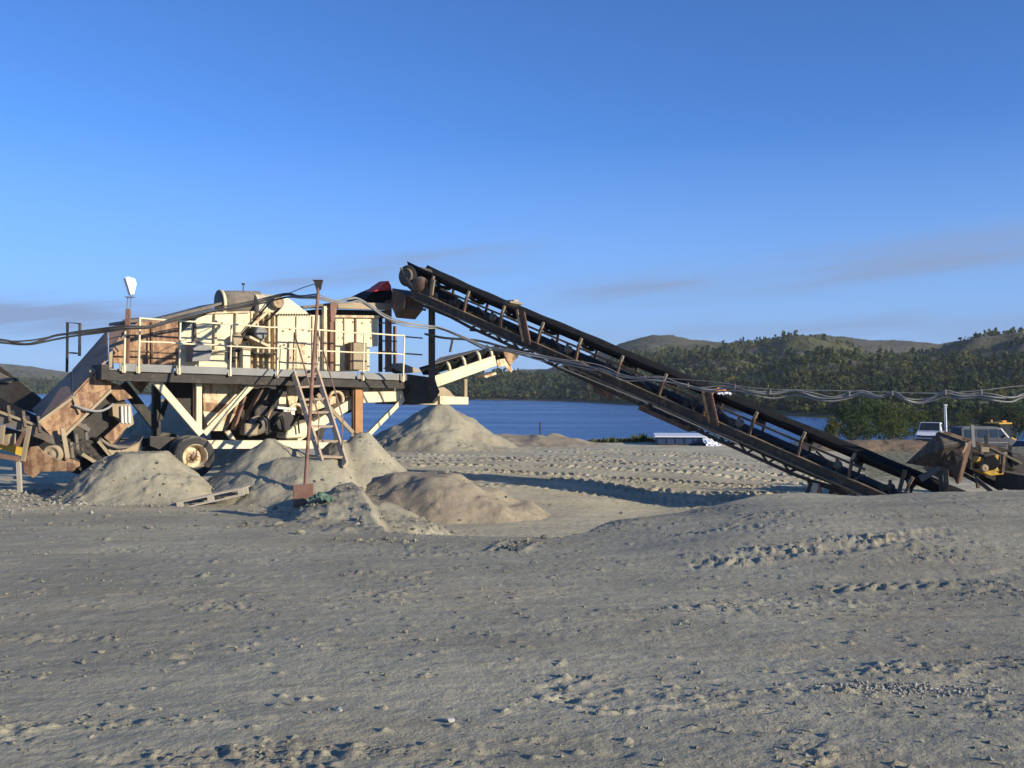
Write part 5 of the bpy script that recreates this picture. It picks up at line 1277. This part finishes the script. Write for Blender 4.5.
for k in range(6):
    f = k / 5; mb = MB(); mb.cyl(sw(962 + 100 * f, 450 + 45 * f, 21.5 - .6 * f), sw(962 + 100 * f, 447 + 45 * f, 22.6 - .6 * f), 0.06, 10); mb.build('roller', M['dark'], sc)
mb = MB(); mb.bar(sw(945, 458, 22.6), sw(1000, 488, 22.6), 0.07, 0.12); mb.build('lower_beam', M['dark'], sc)
mb = MB(); mb.bar(sw(955, 470, 21.4), sw(985, 486, 21.3), 0.05, 0.08); mb.build('lower_beam', M['brown'], sc)
mb = MB(); mb.bar(sw(998, 478, 21.3), sw(1060, 489, 20.6), 0.5, 0.35); mb.build('skid', M['dark'], sc)

mb = MB(); mb.prism([sw(958, 442, 22.9), sw(1000, 452, 22.9), sw(1080, 470, 22.3), sw(1080, 512, 22.3), sw(1000, 486, 22.9), sw(962, 468, 22.9)], (0, 0.06, 0)); mb.build('side_sheet', M['dark'], sc)
for (xa, ya, xb, yb, mt) in ((948, 439, 1040, 462, 'dark'), (968, 441, 1010, 452, 'brown'), (986, 436, 988, 472, 'dark'), (1010, 446, 1011, 486, 'dark'), (960, 462, 1024, 484, 'brown'), (1000, 455, 978, 480, 'dark'), (966, 455, 990, 470, 'dark')):
    mb = MB(); mb.bar(sw(xa, ya, 21.9), sw(xb, yb, 21.7), 0.06, 0.09); mb.build('frame_bar', M[mt], sc)
mb = MB(); mb.box(sw(1016, 464, 21.6), (0.42, 0.5, 0.42)); mb.box(sw(1012, 456, 21.6), (0.2, 0.3, 0.2)); mb.build('gearbox', M['dark'], sc, bevel=0.02)
# yellow drive unit on it
yd = empty('drive_unit', at(988, 474, 20.9)); y0_ = yd.location.copy()
tag(yd, 'yellow and black drive unit mounted beside the rusty hopper', 'engine')
yw = lambda px, py, d_=20.9: at(px, py, d_) - y0_
mb = MB(); mb.prism([yw(975, 462), yw(979, 456.5), (yw(987, 460)), yw(988, 464), yw(982, 464.5)], (0, 0.25, 0)); mb.build('yellow_cowl', M['yellow'], yd, bevel=0.02)
mb = MB(); mb.prism([yw(995, 455), yw(999, 454.5), yw(998, 468), yw(1004, 473), yw(1000, 475), yw(993, 470)], (0, 0.2, 0)); mb.build('yellow_arm', M['yellow'], yd, bevel=0.02)
mb = MB(); mb.prism([yw(982, 469), yw(1003, 471), yw(1004, 474.5), yw(990, 476), yw(980, 472)], (0, 0.3, 0)); mb.build('base_frame', M['yellow'], yd, bevel=0.015)
mb = MB(); mb.cyl(yw(984, 466, 20.75), yw(984, 466, 21.2), 0.12, 14); mb.cyl(yw(991, 463, 20.8), yw(991, 463, 21.2), 0.15, 14); mb.box(yw(990, 459, 21.1), (0.35, 0.25, 0.2)); mb.build('motor', M['dark'], yd)
mb = MB(); mb.lathe(yw(985, 468.5, 20.7), (0, 1, 0), [(0, .02), (.03, 0), (.08, .01), (.09, .05), (0, .06)], 14); mb.build('pulley', M['tan'], yd)
mb = MB(); mb.box(yw(984, 449.5, 20.95), (0.16, 0.12, 0.1)); mb.build('tool_box', M['tan'], yd)
for q0_, q1_ in ((yw(1004, 456), yw(1002.5, 472)), (yw(975, 462, 21.2), yw(978, 488, 21.2)), (yw(1000, 470, 21.2), yw(1001, 490, 21.2))):
    mb = MB(); mb.bar(q0_, q1_, 0.06, 0.055); mb.build('frame_post', M['brown'], yd)

# ------------------------------------------------------------------ loose things lying on the belt
def rag(name, wpos, size, mat, label, cat, seed):
    g = np.random.default_rng(seed); gx, gy = np.meshgrid(np.linspace(-1, 1, 9), np.linspace(-1, 1, 7))
    z_ = 0.35 * np.exp(-(gx ** 2 + gy ** 2)) + 0.25 * g.uniform(0, 1, gx.shape)
    o = np_mesh(name, np.stack([gx * size[0], gy * size[1], z_ * size[2]], -1).reshape(-1, 3), grid_faces(*gx.shape), M[mat], False)
    so = o.modifiers.new('thick', 'SOLIDIFY'); so.thickness = 0.02; o.location = wpos; return tag(o, label, cat)
W = lambda u_, v, h: KF.M @ S(u_, v, h)
rag('cloth', W(uat(716), 0.25, -0.02), (0.18, 0.2, 0.25), 'orange', 'orange rag caught on the middle of the long conveyor belt', 'cloth', 3)
o = rag('cloth', W(uat(722), 0.36, -0.02), (0.16, 0.14, 0.22), 'white', 'white crumpled rag beside the orange rag on the conveyor belt', 'cloth', 4)
bd = empty('timber_scrap', W(uat(507), 0.15, 0.06)); bd.rotation_euler = (0, R(8), R(20))
mb = MB(); mb.box((0, 0, 0), (0.34, 0.5, 0.05)); mb.build('board', M['tan'], bd); mb = MB(); mb.box((-0.02, 0.06, 0.065), (0.14, 0.35, 0.06), Euler((0, R(-12), .3)).to_matrix()); mb.build('board', M['wood_grey'], bd)
tag(bd, 'brown boards lying on the upper part of the conveyor belt', 'boards')

pb = pole.location
# ================================================================== CABLES
def cable(name, pts, label, mat='cable', strands=((0, 0, 0, .022),), per=8, jit=0.03, cat='cable'):
    root = empty(name, at(*pts[0]))
    l_ = root.location.copy()
    rnd = random.Random(name + label)
    for dx, dy, dz, r_ in strands:
        q = [at(*p_) + Vector((dx, dy, dz + rnd.uniform(-jit, jit))) - l_ for p_ in pts]
        mb = MB(); mb.tube(spline(q, per), r_, 6); mb.build('strand', M[mat], root)
    return tag(root, label, cat), l_
c1, _ = cable('power_cable', [(-60, 335, 20.5), (0, 341, 20.8), (28, 343.5, 21), (55, 337, 21.2), (75, 333.5, 21.3), (100, 331, 21.4), (125, 328, 21.5), (150, 326, 21.9), (178, 319, 22.4), (215, 310, 22.9), (250, 303, 23.3), (285, 295, 23.4), (300, 296.5, 22.6), (318, 297, pb.y + 0.95)],
      'sagging cable bundle from the left edge over the walkway to the leaning pole', 'cable_black', ((0, 0, 0, .026), (0, .03, -.035, .022), (0.0, -.02, .03, .018)))
c2, _ = cable('power_cable', [(318, 297, pb.y + 0.95), (335, 301, 22.2), (350, 299.5, 22.5), (358, 299, 22.7), (370, 306, 22.9), (385, 316, 23.1), (402, 323.5, 23.4), (425, 326.5, 24.0), (440, 328, 24.2), (460, 336, 24.2), (485, 346, 24.2), (510, 351, 24), (540, 357, 23.8), (562, 361, 23.6), (590, 366, 23.3), (606, 369, 23.1), (622, 377, 22.9), (642, 379.5, 22.6), (660, 379.5, 22.4), (682, 384.5, 22.2), (700, 389, 22), (716, 389, 21.9), (735, 388.5, 21.7), (750, 392, 21.5), (772, 395, 21.4), (790, 392, 21.3), (800, 391.5, 21.2), (816, 396, 21.1), (832, 398.5, 21), (850, 395, 20.9), (862, 393.5, 20.8), (878, 397, 20.7), (894, 394, 20.6), (905, 399, 20.5), (918, 402.5, 20.5), (932, 398.5, 20.4), (945, 393.5, 20.3), (962, 396.5, 20.2), (980, 394, 20.1), (996, 398, 20), (1012, 398.5, 20), (1030, 395, 20), (1080, 399, 19.8)],
      'long grey cable bundle looped from the pole along the conveyor to the right edge', 'cable', ((0, 0, 0, .021), (0.0, .03, -.05, .018), (0, -.02, .04, .011)), 6, 0.03)
o = bpy.data.objects['power_cable.001'] if 'power_cable.001' in bpy.data.objects else c2
l_ = c2.location.copy()
for px, py, d_ in ((645, 377.5, 22.6), (688, 385, 22.1), (735, 387, 21.7), (770, 392, 21.4), (849, 393.5, 20.9), (892, 393, 20.6), (945, 392, 20.3), (981, 391.5, 20.1)):
    mb = MB(); q = at(px, py, d_) - l_; mb.bar(q + Vector((0, -.03, -.055)), q + Vector((0, -.03, .05)), 0.022, 0.022); mb.build('cable_tie', M['galv'], c2)
cable('guy_wire', [(640, 376.5, 22.7), (715, 382, 21.95), (760, 388.5, 21.5), (850, 391, 20.9), (945, 393, 20.3), (1024, 385.5, 20), (1080, 381, 19.8)], 'thin straight wire strung above the looped grey cables on the right', 'cable', ((0, 0, 0, .009),), 6, 0.0, 'wire')
cable('power_cable', [(318.5, 283, pb.y + 1.0), (305, 287, 22.4), (292, 292, 23.0), (280, 297, 23.6)], 'thin wire from the pole top back to the crusher hood', 'cable_black', ((0, 0, 0, .010),), 6, 0.0, 'wire')
cable('power_cable', [(425, 334, 24.9), (445, 338, 24.6), (480, 341, 24.6), (520, 352, 24.4), (560, 362, 24.0), (600, 375, 23.4)], 'straight dark conduit running below the upper conveyor', 'cable_black', ((0, 0, 0, .030),), 5, 0.0)

# ================================================================== BANK THINGS
# low box with a white top
def bankz(px, d_): return gz((px - 512) / FPX * d_, d_)
tb = at(681, 447, 40.6); tr_ = empty('container', (tb.x, tb.y, bankz(681, 40.6) - 0.06), R(-7))
tag(tr_, 'low dark-sided container with a flat white top at the terrace rim', 'container')
zt = EYE - 0.0535 * 40.6 - tr_.location.z
mb = MB(); mb.box((0, 1.3, zt / 2), (2.02, 2.5, zt)); mb.build('body', M['navy'], tr_, bevel=0.02)
mb = MB(); mb.box((0, 1.3, zt + 0.03), (2.12, 2.7, 0.05)); mb.build('roof', M['white'], tr_, bevel=0.01)
for k in range(6): mb = MB(); mb.box((-0.9 + k * 0.36, 0.035, zt / 2), (0.05, 0.025, zt - 0.05)); mb.build('side_rib', M['navy'], tr_)
mb = MB(); mb.box((0, 0.015, 0.05), (1.9, 0.05, 0.10)); mb.build('skid', M['dark'], tr_)
# white tarpaulin slumped at its right end
g_ = np.random.default_rng(21); gx, gy = np.meshgrid(np.linspace(0, 1, 16), np.linspace(0, 1, 12))
q0 = at(703, 440.5, 40.2); q1 = at(729, 446, 39.6)
wx = q0.x + gx * (q1.x - q0.x) + 0.06 * g_.normal(size=gx.shape) * 0.4; wy = 39.6 + gy * 1.9
wz = (q0.z + 0.12) * (1 - gx ** 1.6) + (q1.z - 0.12) * gx ** 1.6 - 0.30 * (1 - gy) ** 3 + 0.04 * g_.normal(size=gx.shape)
o = np_mesh('tarpaulin', np.stack([wx - q0.x, wy - 39.6, wz - q0.z], -1).reshape(-1, 3), grid_faces(*gx.shape), M['white'], False); o.location = (q0.x, 39.6, q0.z)
so = o.modifiers.new('thick', 'SOLIDIFY'); so.thickness = 0.02
tag(o, 'white tarpaulin slumped over the right end of the low container', 'tarpaulin')

def rock(name, loc_, size, mat, label, seed, sub=2, group=None, cat='rock'):
    import bmesh
    g = random.Random(seed); bm = bmesh.new(); bmesh.ops.create_icosphere(bm, subdivisions=sub, radius=1.0)
    ax = [Vector((g.gauss(0, 1), g.gauss(0, 1), g.gauss(0, 1))).normalized() for _ in range(7)]
    for v in bm.verts:
        k_ = 1.0
        for a in ax: 
            dp = v.co.dot(a)
            if dp > 0.35: k_ *= 1 - 0.75 * (dp - 0.35)
        v.co = v.co * (k_ + g.uniform(-.09, .09))
        v.co = Vector((v.co.x * size[0], v.co.y * size[1], v.co.z * size[2]))
    me = bpy.data.meshes.new(name); bm.to_mesh(me); bm.free(); me.materials.append(M[mat])
    o = bpy.data.objects.new(name, me); col.objects.link(o); o.location = loc_; o.rotation_euler = (g.uniform(-.3, .3), g.uniform(-.3, .3), g.uniform(0, 6))
    return tag(o, label, cat, group)
M['clod'] = plain('sand_clod', (0.225, 0.210, 0.158), 0.95, 0.35, 14.0, bump=0.4, spec=0.1)
M['stone'] = plain('grey_stone', (0.29, 0.275, 0.23), 0.9, 0.35, 14.0, bump=0.4)
M['stone_dark'] = plain('dark_stone', (0.10, 0.095, 0.09), 0.9, 0.35, 10.0, bump=0.4)
M['stone_white'] = plain('pale_stone', (0.42, 0.40, 0.35), 0.9, 0.2, 10.0, bump=0.4)
def gpos(px, d_, lift=0.0):
    X0 = (px - 512) / FPX * d_; return Vector((X0, d_, gz(X0, d_) + lift))
rock('boulder', at(735, 450.5, 41), (.28, .3, .22), 'stone_white', 'pale boulder right of the white tarpaulin, below the conveyor', 31)
rock('boulder', at(745, 453, 40), (.5, .35, .25), 'stone', 'long grey boulder beside the pale one below the conveyor', 32)
rock('boulder', at(757, 456, 39), (.35, .3, .2), 'stone_white', 'small pale boulder nearest the conveyor frame, right of the tarpaulin', 33)
rock('boulder', at(722, 452.5, 41), (.25, .2, .16), 'stone_dark', 'dark stone under the edge of the white tarpaulin', 34)
rock('scrap_sheet', at(733, 446.5, 41), (.35, .3, .10), 'rust_dark', 'rusty scrap lying beside the white tarpaulin', 35, cat='scrap')
# thin dark post and dark wedge of stone
mb = MB(); mb.tube([(0, 0, -0.4), (0.01, 0, 0.4), (0.0, 0, 0.82)], 0.032, 8); mb.box((0, 0, 0.83), (0.085, 0.085, 0.03)); o = mb.build('marker_post', M['dark']); o.location = gpos(540, 43.0, 0.0); tag(o, 'thin dark post standing on the terrace rim before the lake', 'post')
mb = MB(); mb.lathe((0, 0, 0), (0, 0, 1), [(0.24, -0.06), (0.24, 0.0), (0.17, 0.02), (0.10, 0.2), (0.055, 0.36), (0.03, 0.38), (0, 0.38)], 14); o = mb.build('marker_cone', M['rubber']); o.location = gpos(473, 37.0, 0.08); tag(o, 'small dark cone at the right foot of the sand cone by the lake', 'cone')
# slender white pole
wp = at(947, 436, 58); pz_ = bankz(947, 58)
mb = MB(); top_ = at(945.5, 405, 58) - Vector((wp.x, 58, pz_)); mb.tube([(0, 0, -0.2), tuple(top_)], [0.06, 0.045], 10); mb.tube([(-.1, 0, 0.6), (top_.x - .08, 0, top_.z * 0.97)], 0.012, 5); mb.box(tuple(top_), (0.2, 0.16, 0.05)); o = mb.build('white_pole', M['white']); o.location = (wp.x, 58, pz_); tag(o, 'slender white pole standing behind the rusty hopper', 'pole')

# ------------------------------------------------------------------ vehicles parked on the lower ground
def car_wheel(parent, x_, y_, r_=0.36, w=0.24):
    mb = MB(); s_ = 1 if y_ > 0 else -1
    mb.lathe((x_, y_, r_), (0, -s_, 0), [(r_ * .62, .02), (r_ * .75, 0), (r_ * .95, .02), (r_, .06), (r_, w - .06), (r_ * .95, w), (r_ * .62, w)], 22); wh = mb.build('wheel', M['tyre'], parent)
    mb = MB(); mb.lathe((x_, y_, r_), (0, -s_, 0), [(0, .03), (r_ * .25, .02), (r_ * .3, .06), (r_ * .55, .06), (r_ * .63, .02)], 16); mb.build('rim', M['galv'], wh)
def body_loft(sections):
    """sections: (x, half width bottom, half width top, z bottom, z waist, z top) -> closed smooth shell"""
    vs, fs = [], []; n_ = 8
    for x_, wb, wt, z0, zw, z1 in sections:
        vs += [(x_, -wb * .92, z0), (x_, -wb, z0 + .12), (x_, -wb, zw), (x_, -wt, z1), (x_, wt, z1), (x_, wb, zw), (x_, wb, z0 + .12), (x_, wb * .92, z0)]
    for i in range(len(sections) - 1):
        for k in range(n_): fs.append((i * n_ + k, i * n_ + (k + 1) % n_, (i + 1) * n_ + (k + 1) % n_, (i + 1) * n_ + k))
    fs += [tuple(range(n_)), tuple(range((len(sections) - 1) * n_, len(sections) * n_))[::-1]]
    return vs, fs
def van(loc_, rz, label):
    r_ = empty('van', loc_, rz)
    mb = MB(); mb.add(*body_loft([(-2.5, .88, .85, .45, .95, 1.0), (-2.45, .92, .80, .32, 1.05, 1.96), (-2.2, .93, .80, .30, 1.06, 2.0), (0.9, .93, .80, .30, 1.06, 2.0), (1.15, .93, .78, .30, 1.06, 1.93), (1.85, .92, .83, .30, 1.06, 1.12), (2.35, .88, .80, .32, .92, 1.0), (2.5, .82, .76, .40, .7, .8)])); b = mb.build('body', M['van_paint'], r_, bevel=0.03)
    for s_ in (-1, 1):
        for x0, x1 in ((-2.2, -1.15), (-1.05, -0.05), (0.06, 0.85)):
            mb = MB(); mb.prism([(x0, s_ * .925, 1.12), (x1, s_ * .925, 1.12), (x1, s_ * .835, 1.84), (x0, s_ * .835, 1.84)], (0, s_ * .012, 0)); mb.build('window', M['glass'], b)
        mb = MB(); mb.prism([(0.93, s_ * .925, 1.12), (1.62, s_ * .915, 1.14), (1.1, s_ * .835, 1.80), (0.93, s_ * .835, 1.82)], (0, s_ * .012, 0)); mb.build('window', M['glass'], b)
        mb = MB(); mb.bar((1.82, s_ * .86, 1.12), (1.12, s_ * .80, 1.92), 0.05, 0.10); mb.build('pillar', M['white'], b)  # sunlight on the pillar painted as white; the van itself is dark
        mb = MB(); mb.box((2.49, s_ * .58, .72), (0.06, .3, .16)); mb.build('headlight', M['lamp_glass'], b)
        mb = MB(); mb.box((1.35, s_ * 1.03, 1.25), (0.10, .16, .22)); mb.build('mirror', M['dark'], b)
        mb = MB(); mb.box((-0.3, s_ * .945, 0.72), (3.9, 0.02, 0.06)); mb.build('side_trim', M['galv'], b)
    mb = MB(); mb.prism([(1.83, -.74, 1.15), (1.83, .74, 1.15), (1.20, .68, 1.90), (1.20, -.68, 1.90)], (.02, 0, .02)); mb.build('windscreen', M['glass'], b)
    mb = MB(); mb.box((-0.65, 0, 2.015), (3.1, 1.45, 0.03)); mb.build('roof', M['galv'], b)
    mb = MB(); mb.box((2.52, 0, .42), (.12, 1.7, .18)); mb.box((-2.52, 0, .45), (.12, 1.75, .18)); mb.build('bumper', M['dark'], b)
    for x_ in (-1.6, 1.6):
        for y_ in (-.94, .94): car_wheel(r_, x_, y_)
    return tag(r_, label, 'van')
def pickup(loc_, rz, label, mat='white'):
    r_ = empty('pickup', loc_, rz)
    mb = MB(); mb.add(*body_loft([(-2.45, .84, .82, .5, .95, 1.0), (-2.4, .88, .85, .42, .98, 1.05), (1.2, .9, .86, .40, .98, 1.05), (2.2, .88, .80, .42, .95, 1.0), (2.45, .82, .74, .5, .80, .86)])); b = mb.build('body', M[mat], r_, bevel=0.04)
    mb = MB(); mb.add(*body_loft([(-0.55, .84, .70, 1.03, 1.10, 1.66), (-0.40, .86, .70, 1.03, 1.12, 1.72), (0.55, .86, .70, 1.03, 1.12, 1.72), (1.25, .84, .80, 1.03, 1.06, 1.09)])); c_ = mb.build('cab', M[mat], r_, bevel=0.03)
    for s_ in (-1, 1):
        mb = MB(); mb.prism([(-.40, s_ * .862, 1.14), (.80, s_ * .862, 1.12), (.50, s_ * .72, 1.62), (-.32, s_ * .72, 1.62)], (0, s_ * .012, 0)); mb.build('side_window', M['glass'], c_)
        mb = MB(); mb.box((2.44, s_ * .60, .78), (.06, .30, .16)); mb.build('headlight', M['lamp_glass'], b)
        mb = MB(); mb.box((.78, s_ * .98, 1.15), (.09, .18, .15)); mb.build('mirror', M['dark'], c_)
    mb = MB(); mb.prism([(1.22, -.72, 1.11), (1.22, .72, 1.11), (.60, .64, 1.70), (.60, -.64, 1.70)], (.02, 0, .02)); mb.build('windscreen', M['glass'], c_)
    mb = MB(); mb.box((2.47, 0, .76), (.04, .86, .14)); mb.build('grille', M['dark'], b)
    mb = MB(); mb.box((2.48, 0, .52), (.12, 1.68, .16)); mb.build('bumper', M['dark'], b)
    mb = MB(); mb.box((-1.5, 0, 1.02), (1.7, 1.45, .09)); mb.build('load_bed', M['dark'], b)
    for x_ in (-1.5, 1.55):
        for y_ in (-.90, .90): car_wheel(r_, x_, y_, .37)
    return tag(r_, label, 'pickup')
def park(px, roof_y, d_, H):
    X0 = (px - 512) / FPX * d_; return Vector((X0, d_, EYE + (384 - roof_y) / FPX * d_ - H))
van(park(983, 427, 86, 2.0), R(6), 'dark blue van with wide side windows behind the rusty hopper')
pickup(park(931, 422.5, 76, 1.72), R(-118), 'white pickup half hidden behind the rusty hopper')
pickup(park(1036, 441, 52, 1.72), R(195), 'pale blue pickup cut off by the right edge', 'pale_blue')
# wheel loader behind the van
lo = empty('wheel_loader', park(998, 420, 88, 3.1), R(20))
tag(lo, 'orange and yellow wheel loader of which only the roof shows above the van', 'loader')
mb = MB(); mb.prism([(-2.6, -.9, .9), (-2.6, -.9, 1.7), (-1.9, -.9, 1.95), (-.6, -.9, 1.95), (-.6, -.9, .9)], (0, 1.8, 0)); mb.build('engine_hood', M['yellow'], lo, bevel=0.05)
mb = MB(); mb.prism([(-.6, -.75, 1.0), (-.6, -.75, 2.75), (.5, -.75, 2.75), (.8, -.75, 1.8), (.7, -.75, 1.0)], (0, 1.5, 0)); cb_ = mb.build('cab', M['glass'], lo, bevel=0.03)
mb = MB(); mb.box((-.02, 0, 2.83), (1.5, 1.75, .14)); mb.build('cab_roof', M['yellow'], cb_, bevel=0.04)
mb = MB(); mb.box((.3, -.2, 2.98), (.5, .5, .16)); mb.cyl((-.45, .3, 2.9), (-.45, .3, 3.12), .09, 10); mb.build('beacon', M['orange'], cb_, bevel=0.03)
mb = MB(); mb.prism([(.7, -.8, .8), (.7, -.8, 1.5), (1.7, -.8, 1.3), (1.7, -.8, .8)], (0, 1.6, 0)); mb.build('front_frame', M['yellow'], lo, bevel=0.04)
for y_ in (-.45, .45): mb = MB(); mb.bar((1.0, y_, 1.5), (2.9, y_, .6), .14, .26); mb.build('lift_arm', M['yellow'], lo)
mb = MB(); mb.prism([(2.8, -1.2, .1), (2.8, -1.2, 1.1), (3.1, -1.2, 1.1), (3.05, -1.2, .35), (3.8, -1.2, .1)], (0, 2.4, 0)); mb.build('bucket', M['dark'], lo)
for x_ in (-1.5, 1.3):
    for y_ in (-1.1, 1.1): car_wheel(lo, x_, y_, .68, .5)

# ================================================================== STONES
def visible_gz(x_, y_): return float((ground_base(np.array([x_]), np.array([y_])) + ground_detail(np.array([[x_]]), np.array([[y_]])).ravel())[0])
def find(px, py):
    """where the sight line through (px, py) meets the ground"""
    lo, hi = 3.0, 40.0
    for i in range(400):
        d_ = lo + (hi - lo) * i / 400
        q = at(px, py, d_)
        if q.z < gz(q.x, q.y): return q
    return at(px, py, 20)
rk = [(450, 723, .036, 'stone_white', 'pale stone with a long shadow in the foreground, lower middle'), (340, 711, .024, 'stone_white', 'small pale stone in the foreground left of the lower middle'),
      (405, 634, .03, 'clod', 'clod on the flat sand just left of the centre'), (520, 617, .035, 'clod', 'clod on the sand below the dug-out'),
      (82, 660, .045, 'clod', 'larger of two clods at the far left of the foreground'), (101, 650, .035, 'clod', 'smaller of two clods at the far left of the foreground'),
      (303, 534, .10, 'clod', 'lump of sand below the leaning pole'), (368, 521, .14, 'clod', 'broken lump at the left corner of the dug-out'), (358, 527, .10, 'clod', 'lump touching the broken lump at the dug-out corner'),
      (397, 532, .10, 'clod', 'lump on the lip of the dug-out'), (623, 513, .07, 'stone', 'pale lump on top of the berm right of the dug-out'), (700, 607, .035, 'clod', 'clod in the middle of the right foreground'), (1005, 660, .04, 'clod', 'clod at the right edge of the foreground')]
for i, (px, py, s_, mt, lab) in enumerate(rk):
    q = find(px, py); zz = visible_gz(q.x, q.y)
    rock('stone', (q.x, q.y, zz + s_ * .22), (s_ * 1.35, s_, s_ * .7), mt, lab, 700 + i, 2)
# gravel: far too many to count, real little stones
g = np.random.default_rng(77)
def scatter(n_, fx, fy, size, name, label, mat, dens=None):
    x_, y_ = fx(n_), fy(n_)
    if dens is not None:
        k_ = g.uniform(0, 1, n_) < dens(x_, y_); x_, y_ = x_[k_], y_[k_]
    n2 = len(x_); z_ = surface(x_, y_)
    oct_ = np.array([(1, 0, 0), (-1, 0, 0), (0, 1, 0), (0, -1, 0), (0, 0, 1), (0, 0, -1)], float)
    fo = np.array([(0, 2, 4), (2, 1, 4), (1, 3, 4), (3, 0, 4), (2, 0, 5), (1, 2, 5), (3, 1, 5), (0, 3, 5)])
    s_ = size(n2)[:, None, None]; a_ = g.uniform(0, 6.28, n2); ca_, sa_ = np.cos(a_)[:, None], np.sin(a_)[:, None]
    P = oct_[None] * g.uniform(.55, 1.25, (n2, 6, 3)) * np.array([1.2, .95, .7]) + g.normal(size=(n2, 6, 3)) * .12
    px_, py_ = P[:, :, 0] * ca_ - P[:, :, 1] * sa_, P[:, :, 0] * sa_ + P[:, :, 1] * ca_
    V = np.stack([px_, py_, P[:, :, 2]], -1) * s_ + np.stack([x_, y_, z_], -1)[:, None, :] + np.array([0, 0, .25]) * s_
    F = (np.arange(n2)[:, None, None] * 6 + fo[None]).reshape(-1, 3)
    o = np_mesh(name, V.reshape(-1, 3), F, M[mat], False); return tag(o, label, 'gravel', kind='stuff')
scatter(36000, lambda n_: g.uniform(-1, 1, n_) * 9, lambda n_: 3.2 + 13 * g.uniform(0, 1, n_) ** 1.2, lambda n_: .004 + .017 * g.uniform(0, 1, n_) ** 4, 'foreground_gravel', 'scattered small stones and crumbs on the grey sand of the foreground', 'clod',
        lambda x_, y_: np.clip(.16 + 3.0 * fbm(x_ * .45 + .1 * y_, (y_ - .12 * x_) * 1.7, 41, 4) + 1.2 * fbm(x_ * 2.3, y_ * 3.5, 49, 3), 0.03, 1))
scatter(1800, lambda n_: -11.5 + 4.6 * g.uniform(0, 1, n_), lambda n_: 18.0 + 4.3 * g.uniform(0, 1, n_) ** .7, lambda n_: .012 + .05 * g.uniform(0, 1, n_) ** 3, 'crushed_gravel', 'band of crushed grey stone below the left conveyor', 'stone',
        lambda x_, y_: (surface(x_, y_) - ground_base(x_, y_) - ground_detail(x_, y_) < 0.06).astype(float) * np.clip(.6 + 2 * fbm(x_ * .8, y_ * .8, 97, 3), 0, 1))
scatter(420, lambda n_: g.normal(2.25, .26, n_), lambda n_: g.normal(5.75, .06, n_), lambda n_: .005 + .011 * g.uniform(0, 1, n_), 'gravel_strip', 'strip of small pebbles in the lower right foreground', 'stone')
scatter(420, lambda n_: g.uniform(-2.6, 1.6, n_), lambda n_: 14.0 + g.normal(0, .35, n_), lambda n_: .012 + .045 * g.uniform(0, 1, n_) ** 3, 'lip_rubble', 'broken clods along the near lip of the dug-out', 'clod',
        lambda x_, y_: np.clip(.2 + 5 * fbm(x_ * 1.3, y_ * 1.3, 95, 3), 0, 1))

scatter(3000, lambda n_: g.uniform(-9.9, 0.9, n_), lambda n_: g.uniform(15.5, 23.2, n_), lambda n_: .010 + .055 * g.uniform(0, 1, n_) ** 5, 'heap_crumbs', 'crumbs and stones on and around the sand heaps by the crusher', 'clod',
        lambda x_, y_: np.clip(.30 + 3.5 * fbm(x_ * .9, y_ * .9, 99, 3), .05, 1))

# ================================================================== HAZE
hz = bpy.data.materials.new('pale_haze'); hz.use_nodes = True
hn = hz.node_tree.nodes; hn.clear(); ho = hn.new('ShaderNodeOutputMaterial'); hv = hn.new('ShaderNodeVolumePrincipled')
hv.inputs['Color'].default_value = (0.80, 0.88, 1.0, 1); hv.inputs['Density'].default_value = 0.00017; hv.inputs['Anisotropy'].default_value = 0.0
hz.node_tree.links.new(hv.outputs[0], ho.inputs['Volume'])
mb = MB(); mb.box((0, 760, 30), (5200, 1700, 90)); o = mb.build('haze', hz); tag(o, kind='stuff')
zmin = min((v.z for ob in (ground, bpy.data.objects['hills']) for v in (Vector(c) for c in ob.bound_box))); zmax = max(Vector(c).z for ob in (forest, bpy.data.objects['hills']) for c in ob.bound_box)
for v in o.data.vertices: v.co.z = zmin - 1 if v.co.z < 0 else zmax + 2
